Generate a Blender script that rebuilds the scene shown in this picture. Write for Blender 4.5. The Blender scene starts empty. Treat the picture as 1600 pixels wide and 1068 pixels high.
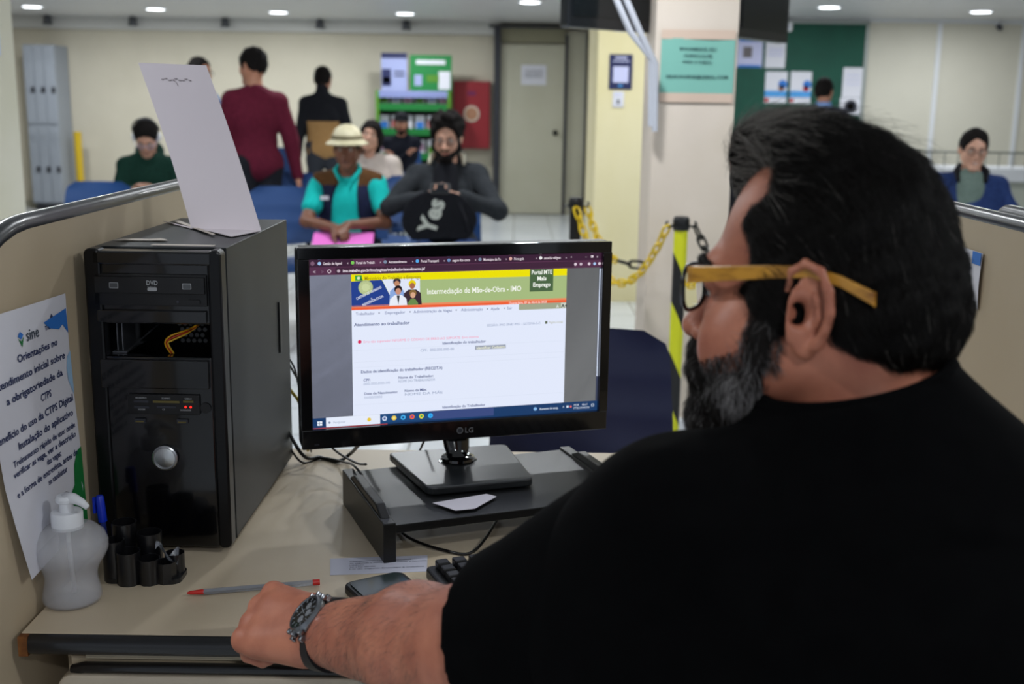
import bpy, bmesh, math, random
import numpy as np
from mathutils import Vector, Matrix
from mathutils.bvhtree import BVHTree
random.seed(4); RNG = np.random.default_rng(4)
PI = math.pi
scene = bpy.context.scene
COL = scene.collection

# ------------------------------------------------------------------ camera
FPX, PITCH, ROLL, CH = 1761.0, 0.2075, 0.0146, 1.357
FW = Vector((0, math.cos(PITCH), -math.sin(PITCH)))
R0 = Vector((1, 0, 0)); U0 = R0.cross(FW)
RT = math.cos(ROLL) * R0 + math.sin(ROLL) * U0
UP = -math.sin(ROLL) * R0 + math.cos(ROLL) * U0
cam = bpy.data.cameras.new('camera'); cam_o = bpy.data.objects.new('camera', cam); COL.objects.link(cam_o)
m = Matrix.Identity(4)
for i, v in enumerate((RT, UP, -FW)):
    for k in range(3): m[k][i] = v[k]
m[2][3] = CH
cam_o.matrix_world = m
cam.sensor_width = 36; cam.lens = FPX / 1600 * 36; cam.clip_start = 0.02; cam.clip_end = 60
cam.dof.use_dof = True; cam.dof.focus_distance = 1.45; cam.dof.aperture_fstop = 5.6
scene.camera = cam_o

def at(px, py, Y):                      # the point of the line of sight at distance Y
    d = FW + RT * ((px - 800) / FPX) + UP * ((534 - py) / FPX)
    return Vector((0, 0, CH)) + d * (Y / d.y)
def atz(px, py, z):                     # ... at height z
    d = FW + RT * ((px - 800) / FPX) + UP * ((534 - py) / FPX)
    return Vector((0, 0, CH)) + d * ((z - CH) / d.z)

# ------------------------------------------------------------------ world, exposure
scene.view_settings.view_transform = 'Standard'; scene.view_settings.look = 'None'
scene.view_settings.gamma = 1; scene.view_settings.exposure = 0.0
scene.view_settings.use_curve_mapping = False
w = bpy.data.worlds.new('world'); scene.world = w; w.use_nodes = True
w.node_tree.nodes['Background'].inputs[0].default_value = (0.80, 0.88, 1.0, 1)
w.node_tree.nodes['Background'].inputs[1].default_value = 0.50
scene.cycles.max_bounces = 8; scene.cycles.transparent_max_bounces = 16
scene.cycles.sample_clamp_indirect = 4.0

# ------------------------------------------------------------------ ceiling lamps (positions; the fittings are built with the setting)
CEIL = 2.34
LAMP_POWER, LAMP_COL = 22.0, (0.93, 0.97, 1.0)
LAMPS_SEEN = [(50, 9), (243, 13), (435, 18), (633, 20), (828, 2), (1296, 10), (1533, 17)]
LAMPS_MORE = [(-3.2, 9.0), (-1.2, 8.6), (1.5, 9.2), (3.3, 8.2), (-2.6, 6.3), (-.5, 6.2), (.85, 6.9), (3.6, 5.6), (-1.7, 3.6), (0.2, 3.8), (1.9, 3.4),
              (-1.6, .9), (1.9, .6), (0.35, -1.2)]

# ------------------------------------------------------------------ materials
def lin(c):
    if isinstance(c, str):
        c = [int(c[i:i+2], 16) / 255 for i in (0, 2, 4)]
        c = [x / 12.92 if x <= .04045 else ((x + .055) / 1.055) ** 2.4 for x in c]
    return (c[0], c[1], c[2], 1)
MATS = {}
def mat(name, c, rough=.6, c2=None, ns=30, metal=0, bump=0, bs=200, spec=.5, emit=None, es=1, coat=0, trans=0, ior=1.45, stretch=None, aniso=0, sss=0, alpha=1, det=3, ramp=(.35, .65)):
    if name in MATS: return MATS[name]
    M = bpy.data.materials.new(name); M.use_nodes = True; nt = M.node_tree; b = nt.nodes['Principled BSDF']
    def S(k, v): b.inputs[k].default_value = v
    S('Base Color', lin(c)); S('Roughness', rough); S('Metallic', metal); S('Specular IOR Level', spec); S('IOR', ior)
    S('Coat Weight', coat); S('Transmission Weight', trans); S('Alpha', alpha)
    if coat: S('Coat Roughness', .06)
    if sss:
        S('Subsurface Weight', sss); S('Subsurface Radius', (1, .35, .2)); S('Subsurface Scale', .006)
    if emit is not None:
        S('Emission Color', lin(emit)); S('Emission Strength', es)
    tc = nt.nodes.new('ShaderNodeTexCoord'); src = tc.outputs['Object']
    if stretch:
        mp = nt.nodes.new('ShaderNodeMapping'); mp.inputs['Scale'].default_value = stretch
        nt.links.new(src, mp.inputs[0]); src = mp.outputs[0]
    if c2 is not None:
        n = nt.nodes.new('ShaderNodeTexNoise'); n.inputs['Scale'].default_value = ns; n.inputs['Detail'].default_value = det
        nt.links.new(src, n.inputs[0])
        r = nt.nodes.new('ShaderNodeValToRGB'); r.color_ramp.elements[0].color = lin(c); r.color_ramp.elements[1].color = lin(c2)
        r.color_ramp.elements[0].position = ramp[0]; r.color_ramp.elements[1].position = ramp[1]
        nt.links.new(n.outputs[0], r.inputs[0]); nt.links.new(r.outputs[0], b.inputs['Base Color'])
    if bump:
        n = nt.nodes.new('ShaderNodeTexNoise'); n.inputs['Scale'].default_value = bs; n.inputs['Detail'].default_value = 3
        nt.links.new(src, n.inputs[0])
        bp = nt.nodes.new('ShaderNodeBump'); bp.inputs['Strength'].default_value = bump; bp.inputs['Distance'].default_value = .002
        nt.links.new(n.outputs[0], bp.inputs['Height']); nt.links.new(bp.outputs[0], b.inputs['Normal'])
    MATS[name] = M
    return M
def emis(name, c, s=1.0):               # a lit pixel area of a screen: emits, with a satin surface
    return mat(name, '050505', .35, emit=c, es=s, spec=.3)

# ------------------------------------------------------------------ mesh collector
class MB:
    def __init__(s): s.v = []; s.f = []; s.m = []; s.M = Matrix.Identity(4)
    def add(s, vs, fs, mi=0, M=None):
        o = len(s.v); T = s.M @ M if M is not None else s.M
        s.v += [T @ Vector(v) for v in vs]; s.f += [tuple(i + o for i in f) for f in fs]; s.m += [mi] * len(fs)
        return s
    def box(s, c, d, mi=0, M=None):
        x, y, z = c; a, b, e = d[0]/2, d[1]/2, d[2]/2
        vs = [(x+i*a, y+j*b, z+k*e) for i in (-1, 1) for j in (-1, 1) for k in (-1, 1)]
        return s.add(vs, [(0,1,3,2), (4,6,7,5), (0,4,5,1), (2,3,7,6), (0,2,6,4), (1,5,7,3)], mi, M)
    def prism(s, pts, h0, h1, mi=0, M=None):           # 2-D outline in x,y extruded along z
        n = len(pts); vs = [(p[0], p[1], h0) for p in pts] + [(p[0], p[1], h1) for p in pts]
        fs = [tuple(range(n))[::-1], tuple(range(n, 2*n))] + [(i, (i+1) % n, n+(i+1) % n, n+i) for i in range(n)]
        return s.add(vs, fs, mi, M)
    def rbox(s, c, d, r, mi=0, M=None, axis='z', seg=5):   # rounded-rectangle prism, thickness along axis
        ax = {'z': (0, 1, 2), 'y': (0, 2, 1), 'x': (1, 2, 0)}[axis]
        a, b, t = d[ax[0]]/2, d[ax[1]]/2, d[ax[2]]/2
        pts = []
        for q, (sx, sy) in enumerate(((1, 1), (-1, 1), (-1, -1), (1, -1))):
            for i in range(seg+1):
                an = PI/2*q + PI/2*i/seg
                pts.append((sx*(a-r)+r*math.cos(an), sy*(b-r)+r*math.sin(an)))
        R = Matrix.Identity(4)
        if axis == 'y': R = Matrix(((1,0,0,0), (0,0,1,0), (0,1,0,0), (0,0,0,1)))
        if axis == 'x': R = Matrix(((0,0,1,0), (1,0,0,0), (0,1,0,0), (0,0,0,1)))
        T = Matrix.Translation(c) @ R
        return s.prism(pts, -t, t, mi, (M @ T) if M is not None else T)
    def lathe(s, prof, c=(0,0,0), seg=32, mi=0, M=None, sx=1, sy=1):
        n = len(prof); vs = []; fs = []
        for i in range(seg):
            a = 2*PI*i/seg
            vs += [(c[0]+r*math.cos(a)*sx, c[1]+r*math.sin(a)*sy, c[2]+z) for r, z in prof]
        for i in range(seg):
            j = (i+1) % seg
            fs += [(i*n+k, j*n+k, j*n+k+1, i*n+k+1) for k in range(n-1)]
        if prof[0][0] > 1e-6: fs.append(tuple(i*n for i in range(seg))[::-1])
        if prof[-1][0] > 1e-6: fs.append(tuple(i*n+n-1 for i in range(seg)))
        return s.add(vs, fs, mi, M)
    def cyl(s, a, b, r, r2=None, seg=20, mi=0): return s.tube([a, b], [r, r if r2 is None else r2], seg, mi)
    def tube(s, pts, r, seg=10, mi=0, closed=False):
        pts = [Vector(p) for p in pts]; n = len(pts)
        rs = r if isinstance(r, (list, tuple)) else [r]*n
        t0 = (pts[1]-pts[0]).normalized(); nn = t0.orthogonal().normalized(); vs = []
        for i, p in enumerate(pts):
            if closed: t = (pts[(i+1) % n]-pts[i-1]).normalized()
            else: t = (pts[min(i+1, n-1)]-pts[max(i-1, 0)]).normalized()
            nn = (nn - t*nn.dot(t)).normalized(); bb = t.cross(nn)
            vs += [p + (nn*math.cos(2*PI*k/seg) + bb*math.sin(2*PI*k/seg))*rs[i] for k in range(seg)]
        fs = [(i*seg+k, i*seg+(k+1) % seg, ((i+1) % n)*seg+(k+1) % seg, ((i+1) % n)*seg+k) for i in range(n if closed else n-1) for k in range(seg)]
        if not closed: fs += [tuple(range(seg))[::-1], tuple((n-1)*seg+k for k in range(seg))]
        return s.add(vs, fs, mi)
    def sphere(s, c, r, mi=0, u=16, v=10, M=None):
        if not isinstance(r, (tuple, list)): r = (r, r, r)
        prof = [(math.sin(PI*i/v), -math.cos(PI*i/v)) for i in range(v+1)]
        prof[0] = (0, -1); prof[-1] = (0, 1)
        T = Matrix.Translation(c) @ Matrix.Diagonal((r[0], r[1], r[2], 1))
        return s.lathe(prof, seg=u, mi=mi, M=(M @ T) if M is not None else T)
    def quad(s, a, b, c, d, mi=0): return s.add([a, b, c, d], [(0, 1, 2, 3)], mi)
    def sheet(s, f, nu, nv, mi=0, th=.0004):          # f(u,v) -> point: thin sheet with thickness
        g = [[Vector(f(i/nu, j/nv)) for j in range(nv+1)] for i in range(nu+1)]
        n = (g[nu][0]-g[0][0]).cross(g[0][nv]-g[0][0]).normalized()*th
        vs = [p for r in g for p in r]; N = len(vs); vs += [p-n for p in vs]; W = nv+1; fs = []
        for i in range(nu):
            for j in range(nv):
                q = (i*W+j, (i+1)*W+j, (i+1)*W+j+1, i*W+j+1); fs += [q, tuple(k+N for k in q)[::-1]]
        rim = [i*W for i in range(nu+1)] + [nu*W+j for j in range(1, nv+1)] + [i*W+nv for i in range(nu-1, -1, -1)] + [j for j in range(nv-1, 0, -1)]
        for a, b in zip(rim, rim[1:]+rim[:1]): fs.append((b, a, a+N, b+N))
        return s.add(vs, fs, mi)
    def text(s, txt, size, M, mi=0, align='CENTER', bold=0, fn=None, width=None, res=2):
        cu = bpy.data.curves.new('t', 'FONT'); cu.body = txt; cu.size = size; cu.align_x = align; cu.offset = bold*size; cu.resolution_u = res
        o = bpy.data.objects.new('t', cu); me = o.to_mesh()
        vs = [v.co.copy() for v in me.vertices]; fs = [tuple(p.vertices) for p in me.polygons]
        o.to_mesh_clear(); bpy.data.objects.remove(o); bpy.data.curves.remove(cu)
        if not vs: return s
        if width:
            w0 = max(v.x for v in vs)-min(v.x for v in vs)
            for v in vs: v.x *= width/w0
        vs = [M @ v for v in vs]
        if fn: vs = [fn(v) for v in vs]
        return s.add(vs, fs, mi)
    def build(s, name, mats, parent=None, smooth=False, bevel=0, world=False, seg=2):
        me = bpy.data.meshes.new(name); me.from_pydata(s.v, [], s.f)
        for q in (mats if isinstance(mats, (list, tuple)) else [mats]): me.materials.append(q)
        me.polygons.foreach_set('material_index', s.m)
        me.update()
        if smooth:
            me.polygons.foreach_set('use_smooth', [True]*len(s.f))
            if smooth != 'all': me.set_sharp_from_angle(angle=math.radians(40))
        o = bpy.data.objects.new(name, me); COL.objects.link(o)
        if bevel:
            b = o.modifiers.new('bevel', 'BEVEL'); b.width = bevel; b.segments = seg; b.limit_method = 'ANGLE'; b.angle_limit = math.radians(40)
            b.harden_normals = False
        if parent is not None: attach(o, parent, world)
        return o
def attach(o, parent, world=True):
    o.parent = parent
    if world: o.matrix_parent_inverse = world_of(parent).inverted()
def world_of(o):
    return (world_of(o.parent) @ o.matrix_parent_inverse @ o.matrix_basis) if o.parent else o.matrix_basis.copy()
def tag(o, label=None, cat=None, group=None, kind=None):
    if label: o['label'] = label
    if cat: o['category'] = cat
    if group: o['group'] = group
    if kind: o['kind'] = kind
    return o
def thing(name, label, cat, loc=(0,0,0), rz=0, group=None):
    o = bpy.data.objects.new(name, None); COL.objects.link(o); o.location = loc; o.rotation_euler = (0, 0, rz); o.empty_display_size = .05
    return tag(o, label, cat, group)
def dup(o, parent=None, **kw):
    c = o.copy(); COL.objects.link(c)
    if parent is not None: c.parent = parent
    for ch in [x for x in o.children]: dup(ch, c)
    return c
def RZ(a): return Matrix.Rotation(a, 4, 'Z')
def RX(a): return Matrix.Rotation(a, 4, 'X')
def RY(a): return Matrix.Rotation(a, 4, 'Y')
TR = Matrix.Translation
def XZ(x, y, z):                         # text standing upright, facing -y
    return TR((x, y, z)) @ RX(PI/2)

# ------------------------------------------------------------------ signed-distance bodies
class Field:
    """smooth union of tapered limbs and ellipsoids, turned into one continuous mesh"""
    def __init__(s, lo, hi, h):
        s.lo = np.array(lo, np.float32); s.h = h
        s.n = np.ceil((np.array(hi)-np.array(lo))/h).astype(int)+1
        s.v = np.full(s.n, .2, np.float32)
    def sub(s, lo, hi):
        a = np.clip(((np.array(lo)-s.lo)/s.h).astype(int)-1, 0, s.n); b = np.clip(((np.array(hi)-s.lo)/s.h).astype(int)+2, 0, s.n)
        if (b <= a).any(): return None, None
        ax = [s.lo[i]+s.h*np.arange(a[i], b[i], dtype=np.float32) for i in range(3)]
        sl = tuple(slice(a[i], b[i]) for i in range(3))
        return sl, (ax[0][:, None, None], ax[1][None, :, None], ax[2][None, None, :])
    def put(s, sl, d, k, op):
        c = s.v[sl]
        if op == 'u':
            h = np.maximum(k-np.abs(c-d), 0)/k if k > 0 else 0
            s.v[sl] = np.minimum(c, d)-h*h*k/4
        elif op == 's':
            h = np.maximum(k-np.abs(c+d), 0)/k if k > 0 else 0
            s.v[sl] = np.maximum(c, -d)+h*h*k/4
    def cap(s, a, b, ra, rb=None, k=.02, flat=None, op='u'):
        a = np.array(a, np.float32); b = np.array(b, np.float32); rb = ra if rb is None else rb; R = max(ra, rb)+k+.012
        sl, g = s.sub(np.minimum(a, b)-R, np.maximum(a, b)+R)
        if sl is None: return s
        d = b-a; L = max(float(d@d), 1e-9)
        x, y, z = g[0]-a[0], g[1]-a[1], g[2]-a[2]
        t = np.clip((x*d[0]+y*d[1]+z*d[2])/L, 0, 1)
        x = x-t*d[0]; y = y-t*d[1]; z = z-t*d[2]; q = x*x+y*y+z*z
        if flat is not None:
            n = np.array(flat[0], np.float32); n /= np.linalg.norm(n); q = q+(x*n[0]+y*n[1]+z*n[2])**2*(flat[1]**2-1)
        s.put(sl, np.sqrt(q)-(ra+t*(rb-ra)), k, op); return s
    def ell(s, M, r, k=.02, op='u'):                    # ellipsoid: M places it, r are its radii
        c = np.array(M.translation, np.float32); R = max(r)+k+.012
        sl, g = s.sub(c-R, c+R)
        if sl is None: return s
        A = np.array(M.to_3x3().inverted(), np.float32)
        x, y, z = g[0]-c[0], g[1]-c[1], g[2]-c[2]
        p = [(A[i, 0]*x+A[i, 1]*y+A[i, 2]*z) for i in range(3)]
        k0 = np.sqrt(sum((p[i]/r[i])**2 for i in range(3))); k1 = np.sqrt(sum((p[i]/r[i]**2)**2 for i in range(3)))+1e-6
        s.put(sl, k0*(k0-1)/k1, k, op); return s
    def cut(s, p, n, k=0.0):                            # keep the side away from n
        n = Vector(n).normalized()
        g = [s.lo[i]+s.h*np.arange(s.n[i], dtype=np.float32)-p[i] for i in range(3)]
        d = g[0][:, None, None]*n[0]+g[1][None, :, None]*n[1]+g[2][None, None, :]*n[2]
        s.v = np.maximum(s.v, d).astype(np.float32); return s
    def wrinkle(s, amp, fr, seed=1):                    # soft cloth folds
        rg = np.random.default_rng(seed); g = [s.lo[i]+s.h*np.arange(s.n[i], dtype=np.float32) for i in range(3)]
        for q in range(5):
            w = rg.normal(size=3)*fr*(1+.5*q)/2.2; ph = rg.random()*6
            s.v += (amp/(1+.5*q)*np.sin(g[0][:, None, None]*w[0]+g[1][None, :, None]*w[1]+g[2][None, None, :]*w[2]+ph)).astype(np.float32)
        return s
    def mesh(s, name, mats, parent=None, sel=None):
        v = s.v; v[0] = v[-1] = .1; v[:, 0] = v[:, -1] = .1; v[:, :, 0] = v[:, :, -1] = .1
        sg = v < 0
        c = np.zeros(tuple(s.n-1), np.int8)
        off = [(i, j, k) for i in (0, 1) for j in (0, 1) for k in (0, 1)]
        for i, j, k in off: c += sg[i:s.n[0]-1+i, j:s.n[1]-1+j, k:s.n[2]-1+k]
        idx = np.argwhere((c > 0) & (c < 8))
        cv = np.stack([v[idx[:, 0]+i, idx[:, 1]+j, idx[:, 2]+k] for i, j, k in off], 1); O = np.array(off, float)
        pos = np.zeros((len(idx), 3)); cnt = np.zeros(len(idx))
        for a in range(8):
            for b in range(a+1, 8):
                if abs(O[a]-O[b]).sum() != 1: continue
                m_ = (cv[:, a] < 0) != (cv[:, b] < 0); t = np.where(m_, cv[:, a]/np.where(m_, cv[:, a]-cv[:, b], 1), 0)
                pos += (O[a]+t[:, None]*(O[b]-O[a]))*m_[:, None]; cnt += m_
        P = s.lo+s.h*(idx+pos/cnt[:, None])
        ids = np.full(tuple(s.n-1), -1, np.int32); ids[tuple(idx.T)] = np.arange(len(idx))
        F = []
        for ax in range(3):
            o1, o2 = [(1, 2), (2, 0), (0, 1)][ax]
            A = [slice(None)]*3; B = [slice(None)]*3; A[ax] = slice(0, -1); B[ax] = slice(1, None)
            e = np.argwhere(sg[tuple(A)] != sg[tuple(B)])
            e = e[(e[:, o1] > 0) & (e[:, o2] > 0) & (e[:, o1] < s.n[o1]-1) & (e[:, o2] < s.n[o2]-1)]
            st = sg[tuple(e.T)]
            def cell(d1, d2):
                q = e.copy(); q[:, o1] -= d1; q[:, o2] -= d2; return ids[tuple(q.T)]
            q = np.stack([cell(1, 1), cell(0, 1), cell(0, 0), cell(1, 0)], 1)
            q[~st] = q[~st][:, ::-1]; F.append(q)
        F = np.concatenate(F)
        me = bpy.data.meshes.new(name); me.vertices.add(len(P)); me.vertices.foreach_set('co', P.astype(np.float32).ravel())
        me.loops.add(len(F)*4); me.loops.foreach_set('vertex_index', F.ravel().astype(np.int32))
        me.polygons.add(len(F)); me.polygons.foreach_set('loop_start', np.arange(0, len(F)*4, 4, dtype=np.int32))
        me.polygons.foreach_set('use_smooth', np.ones(len(F), bool))
        for q in (mats if isinstance(mats, (list, tuple)) else [mats]): me.materials.append(q)
        me.update(); me.validate()
        if sel is not None:
            cen = P[F].mean(1); me.polygons.foreach_set('material_index', np.asarray(sel(cen), np.int32))
        o = bpy.data.objects.new(name, me); COL.objects.link(o)
        if parent is not None: attach(o, parent, True)
        return o
# ================================================================== THE SETTING
m_wall = mat('wall_paint', 'c6bfad', .75, c2='cac3b1', ns=3, bump=.05, bs=90)
m_wallr = mat('wall_laminate', 'c8c4b6', .6, c2='ccc8ba', ns=2)
m_trimw = mat('white_trim', 'd6d8dc', .5)
m_dark = mat('dark_frame', '2c2e36', .45)
m_black = mat('black_plastic', '0c0c0e', .38, bump=.05, bs=900)
m_white = mat('white_plastic', 'e2e4e8', .4)
m_paper = mat('paper', 'd9d9e2', .7)
m_ink = mat('ink', '20263c', .7)
m_navy = mat('navy_print', '1c2350', .6)
m_pblue = mat('print_blue', '2f74c8', .6)
m_pgreen = mat('print_green', '147a3a', .6)
m_steel = mat('steel', 'b0b2b6', .28, metal=1)

def tile_mat():
    M = bpy.data.materials.new('floor_tiles'); M.use_nodes = True; nt = M.node_tree; b = nt.nodes['Principled BSDF']
    tc = nt.nodes.new('ShaderNodeTexCoord'); br = nt.nodes.new('ShaderNodeTexBrick')
    br.offset = 0; br.inputs['Scale'].default_value = 1; br.inputs['Brick Width'].default_value = .41; br.inputs['Row Height'].default_value = .41
    br.inputs['Mortar Size'].default_value = .004; br.inputs['Color1'].default_value = lin('ccd0d2'); br.inputs['Color2'].default_value = lin('c6cacd')
    br.inputs['Mortar'].default_value = lin('74736c'); nt.links.new(tc.outputs['Object'], br.inputs[0]); nt.links.new(br.outputs[0], b.inputs['Base Color'])
    b.inputs['Roughness'].default_value = .22
    return M
YW = 14.4; YR = 12.9
MB().box((0, 7, -.06), (15, 20, .12)).build('floor', tile_mat())['kind'] = 'structure'
# ceiling of long pvc boards
cm = mat('ceiling_pvc', 'c4c4c4', .45, c2='cacaca', ns=1.5, stretch=(.2, 6, 1))
cb = MB()
for i in range(100): cb.box((0, -2.9+i*.2, CEIL+.03), (15, .1985, .06))
cb.box((0, 7, CEIL+.07), (15, 20, .02))
cb.build('ceiling', cm)['kind'] = 'structure'
MB().box((-2.95, YW+.1, CEIL/2), (8.5, .2, CEIL)).build('wall_back', m_wall)['kind'] = 'structure'
MB().box((4.2, YR+.1, CEIL/2), (6.6, .2, CEIL)).build('wall_back_right', m_wallr)['kind'] = 'structure'
MB().box((1.0, YR+.95, CEIL/2), (.12, 1.7, CEIL)).build('wall_return', m_wallr)['kind'] = 'structure'
MB().box((-7.3, 7, CEIL/2), (.2, 20, CEIL)).build('wall_left', m_wall)['kind'] = 'structure'
MB().box((7.6, 7, CEIL/2), (.2, 20, CEIL)).build('wall_right', m_wallr)['kind'] = 'structure'
def struct(name, mb, m_, bevel=0):
    o = mb.build(name, m_, bevel=bevel); o['kind'] = 'structure'; return o
struct('trim_1', MB().box((-3.7, YW-.06, CEIL-.075), (7.0, .12, .15)), mat('cove_paint', 'c9c8c4', .6))
struct('trim_2', MB().box((3.95, YR-.012, CEIL-.02), (6.0, .024, .04)), m_trimw)
struct('baseboard_back', MB().box((-3.7, YW-.008, .04), (6.9, .016, .08)), mat('skirting', 'a9a594', .6))
for i, px in enumerate((1461, 1592)):
    p = at(px, 130, YR); struct('trim_%d' % (3+i), MB().box((p.x, YR-.01, 1.15), (.05, .02, 2.3)), m_trimw)

# door with its dark frame, on the back wall
d0 = at(780, 336, YW-.08).x; d1 = at(877, 336, YW-.08).x
dr = thing('door_1', None, None, (0, YW, 0)); dr['kind'] = 'structure'
m_door = mat('door_laminate', 'b7b4a0', .5, c2='bcb9a6', ns=3)
o = MB().box(((d0+d1)/2, -.075, 1.045), (d1-d0, .04, 2.07)).build('door_leaf', m_door, dr, bevel=.003)
kn = MB().sphere((d1-.1, -.135, 1.02), .035).cyl((d1-.1, -.095, 1.02), (d1-.1, -.13, 1.02), .012).build('knob', mat('knob', '1b1a18', .35, metal=.6), o, smooth=True)
fr = MB()
fr.box((d0-.045, -.09, CEIL/2-.02), (.075, .18, CEIL-.04)).box((d1+.02, -.075, 1.1), (.035, .07, 2.2)).box(((d0+d1)/2+.1, -.09, CEIL-.05), (d1-d0+.5, .1, .03))
fr.box((d1+.27, -.08, 1.12), (.02, .06, 2.24))
fr.build('door_frame', m_dark, dr)
MB().box(((d0+d1)/2, -.045, 2.2), (d1-d0, .04, .2)).build('transom', mat('transom', '8e8a72', .6), dr)
MB().box((d1+.145, -.04, 1.12), (.23, .04, 2.24)).build('side_panel', m_door, dr)
p = at(834, 117, YW-.1); sg = thing('door_notice', 'white paper notice taped high on the grey door', 'notice', (p.x, YW-.1, p.z))
MB().sheet(lambda u, v: (-.155+.31*u, .0015*math.sin(5*v), -.12+.24*v), 6, 4).build('sheet', m_paper, sg)
tb = MB()
for k in range(3): tb.text('AVISO IMPORTANTE' if k == 0 else 'ENTRADA PERMITIDA', .03, XZ(0, -.002, .04-.035*k), width=.22)
tb.build('printed_text', m_ink, sg)

# columns
m_col = mat('column_paint', 'ccc0b4', .7, c2='c6baac', ns=4, bump=.05, bs=60)
m_col_lit = mat('column_lamplit', 'e2d8b0', .7, c2='dacfa0', ns=2.5, stretch=(1, 1, .5))  # yellow glow of a nearby lamp is put into this paint colour
cx0 = at(1023, 100, 4.5).x; cx1 = at(1151, 100, 4.5).x
c1 = tag(MB().box(((cx0+cx1)/2, 4.675, CEIL/2), (cx1-cx0, .35, CEIL)).build('column', m_col), None, None, None, 'structure')
b1 = MB().box(((cx0+cx1)/2, 4.675, .05), (cx1-cx0+.03, .38, .1)).build('baseboard_column', m_trimw, bevel=.004); b1['kind'] = 'structure'
ex = at(931, 200, 7.9).x
tag(MB().box((ex+.3, 8.4, CEIL/2), (.6, 1.0, CEIL)).build('column', m_col_lit), None, None, None, 'structure')
tag(MB().box((-2.62, 5.22, CEIL/2), (.44, .66, CEIL)).build('column', mat('column_left', 'cdcaba', .7, c2='c8c5b2', ns=3)), None, None, None, 'structure')

# lamps
def lamp(x, y, lab, grp=None):
    t = thing('ceiling_light', lab, 'ceiling light', (x, y, CEIL), 0, grp)
    MB().lathe([(.10, .0), (.128, 0), (.128, -.006), (.118, -.014), (.10, -.014), (.10, 0)], seg=28).build('trim_ring', m_white, t, smooth=True)
    MB().lathe([(0, -.004), (.10, -.004), (.10, -.012), (0, -.012)], seg=28).build('diffuser', mat('lamp_diffuser', 'ffffff', .5, emit='f4faff', es=7), t)
    l = bpy.data.lights.new('lamp_light', 'AREA'); l.shape = 'DISK'; l.size = .2; l.energy = LAMP_POWER; l.color = LAMP_COL
    lo = bpy.data.objects.new('lamp_light', l); COL.objects.link(lo); lo.location = (0, 0, -.022); lo.parent = t
LL = ['round ceiling light furthest to the left, above the grey lockers', 'round ceiling light above the tall white card, second from the left edge', 'round ceiling light above the man in the tan and black jacket',
      'round ceiling light above the magazine rack', 'round ceiling light nearest the hanging television, above the door', 'round ceiling light above the green noticeboard', 'round ceiling light above the smiling seated man at the far right']
for (px, py), lb in zip(LAMPS_SEEN, LL):
    q = atz(px, py, CEIL); lamp(q.x, q.y, lb)
for x, y in LAMPS_MORE: lamp(x, y, 'round recessed ceiling light out of the frame above the hall', 'ceiling lights over the hall')
# small dark spot fittings on the cove
for i, (px, lb) in enumerate(((75, 'above the lockers'), (208, 'above the tall white card'), (352, 'above the man in maroon'), (500, 'above the man in the tan and black jacket'), (635, 'above the magazine rack'))):
    q = at(px, 43 + i*1.2, YW-.2)
    t = thing('spotlight', 'small dark spot fitting '+lb, 'spotlight', (q.x, YW-.2, CEIL-.01))
    MB().lathe([(.0, 0), (.045, 0), (.05, -.03), (.04, -.035), (.06, -.09), (.05, -.1), (0, -.08)], seg=16).build('housing', mat('spot_grey', '55575c', .5), t, smooth=True)
    MB().cyl((0, 0, .012), (0, 0, -.01), .02).build('stem', m_dark, t)

# lockers at the far left
m_lock = mat('locker_grey', '8f959e', .45, c2='959ba4', ns=2)
lx0 = at(44, 200, YW-.45).x; lx1 = at(92, 200, YW-.45).x; LW = (lx1-lx0)/3; ly = YW-.45
lk = thing('locker_cabinet', 'tall grey metal locker cabinet standing against the far wall', 'locker', ((lx0+lx1)/2, ly, 0))
MB().box((0, .215, 1.03), (3*LW, .43, 1.9)).build('body', m_lock, lk, bevel=.005)
MB().box((0, .22, .04), (3*LW-.04, .38, .08)).build('plinth', m_dark, lk)
for i in range(3):
    for j in range(2):
        dd = MB().box(((i-1)*LW, -.008, .56+j*.95), (LW-.012, .016, .92))
        for k in range(4): dd.box(((i-1)*LW, -.018, .92+j*.95-.03*k), (LW*.5, .006, .008))
        d_ = dd.build('door', m_lock, lk, bevel=.002)
        MB().rbox(((i-1)*LW+LW*.3, -.022, .5+j*.95), (.04, .016, .07), .01, axis='y').build('handle', m_dark, d_)
q = at(110, 270, 14.0)
yp = thing('yellow_post', 'yellow painted post beside the grey lockers', 'post', (q.x+.06, 14.15, 0))
MB().cyl((0, 0, 0), (0, 0, .95), .045).build('pole', mat('yellow_paint', 'c9a81c', .5), yp, smooth=True)
MB().lathe([(.09, 0), (.09, .015), (.05, .03)], seg=20).build('base', m_dark, yp)

# magazine rack
q0 = at(587, 200, 13.7); q1 = at(704, 200, 13.7); RW = q1.x-q0.x
rk = thing('magazine_rack', 'tall green magazine rack filled with brochures by the far wall', 'rack', ((q0.x+q1.x)/2, 13.9, 0))
m_rg = mat('rack_green', '4f8420', .5); m_rg2 = mat('rack_green_dark', '12702f', .5)
for s in (-1, 1): MB().box((s*(RW/2-.02), 0, .75), (.04, .36, 1.5)).build('side_panel', m_rg, rk, bevel=.004)
MB().box((0, .17, .75), (RW-.08, .02, 1.5)).build('back_panel', mat('rack_back', '3c4140', .6), rk)
mat('lavender_strip', '8089b8', .6)
for k in range(6):
    s_ = MB().box((0, 0, (.12+.29*k) if k < 5 else 1.47), (RW-.08, .34, .02)).build('shelf', m_rg2, rk)
    MB().box((0, -.175, (.15+.29*k) if k < 5 else 1.46), (RW-.08, .012, .08)).build('shelf_edge', m_rg2 if k < 5 else mat('lavender_strip', '8089b8', .6), s_)
q = at(612, 100, 13.9)
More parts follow.
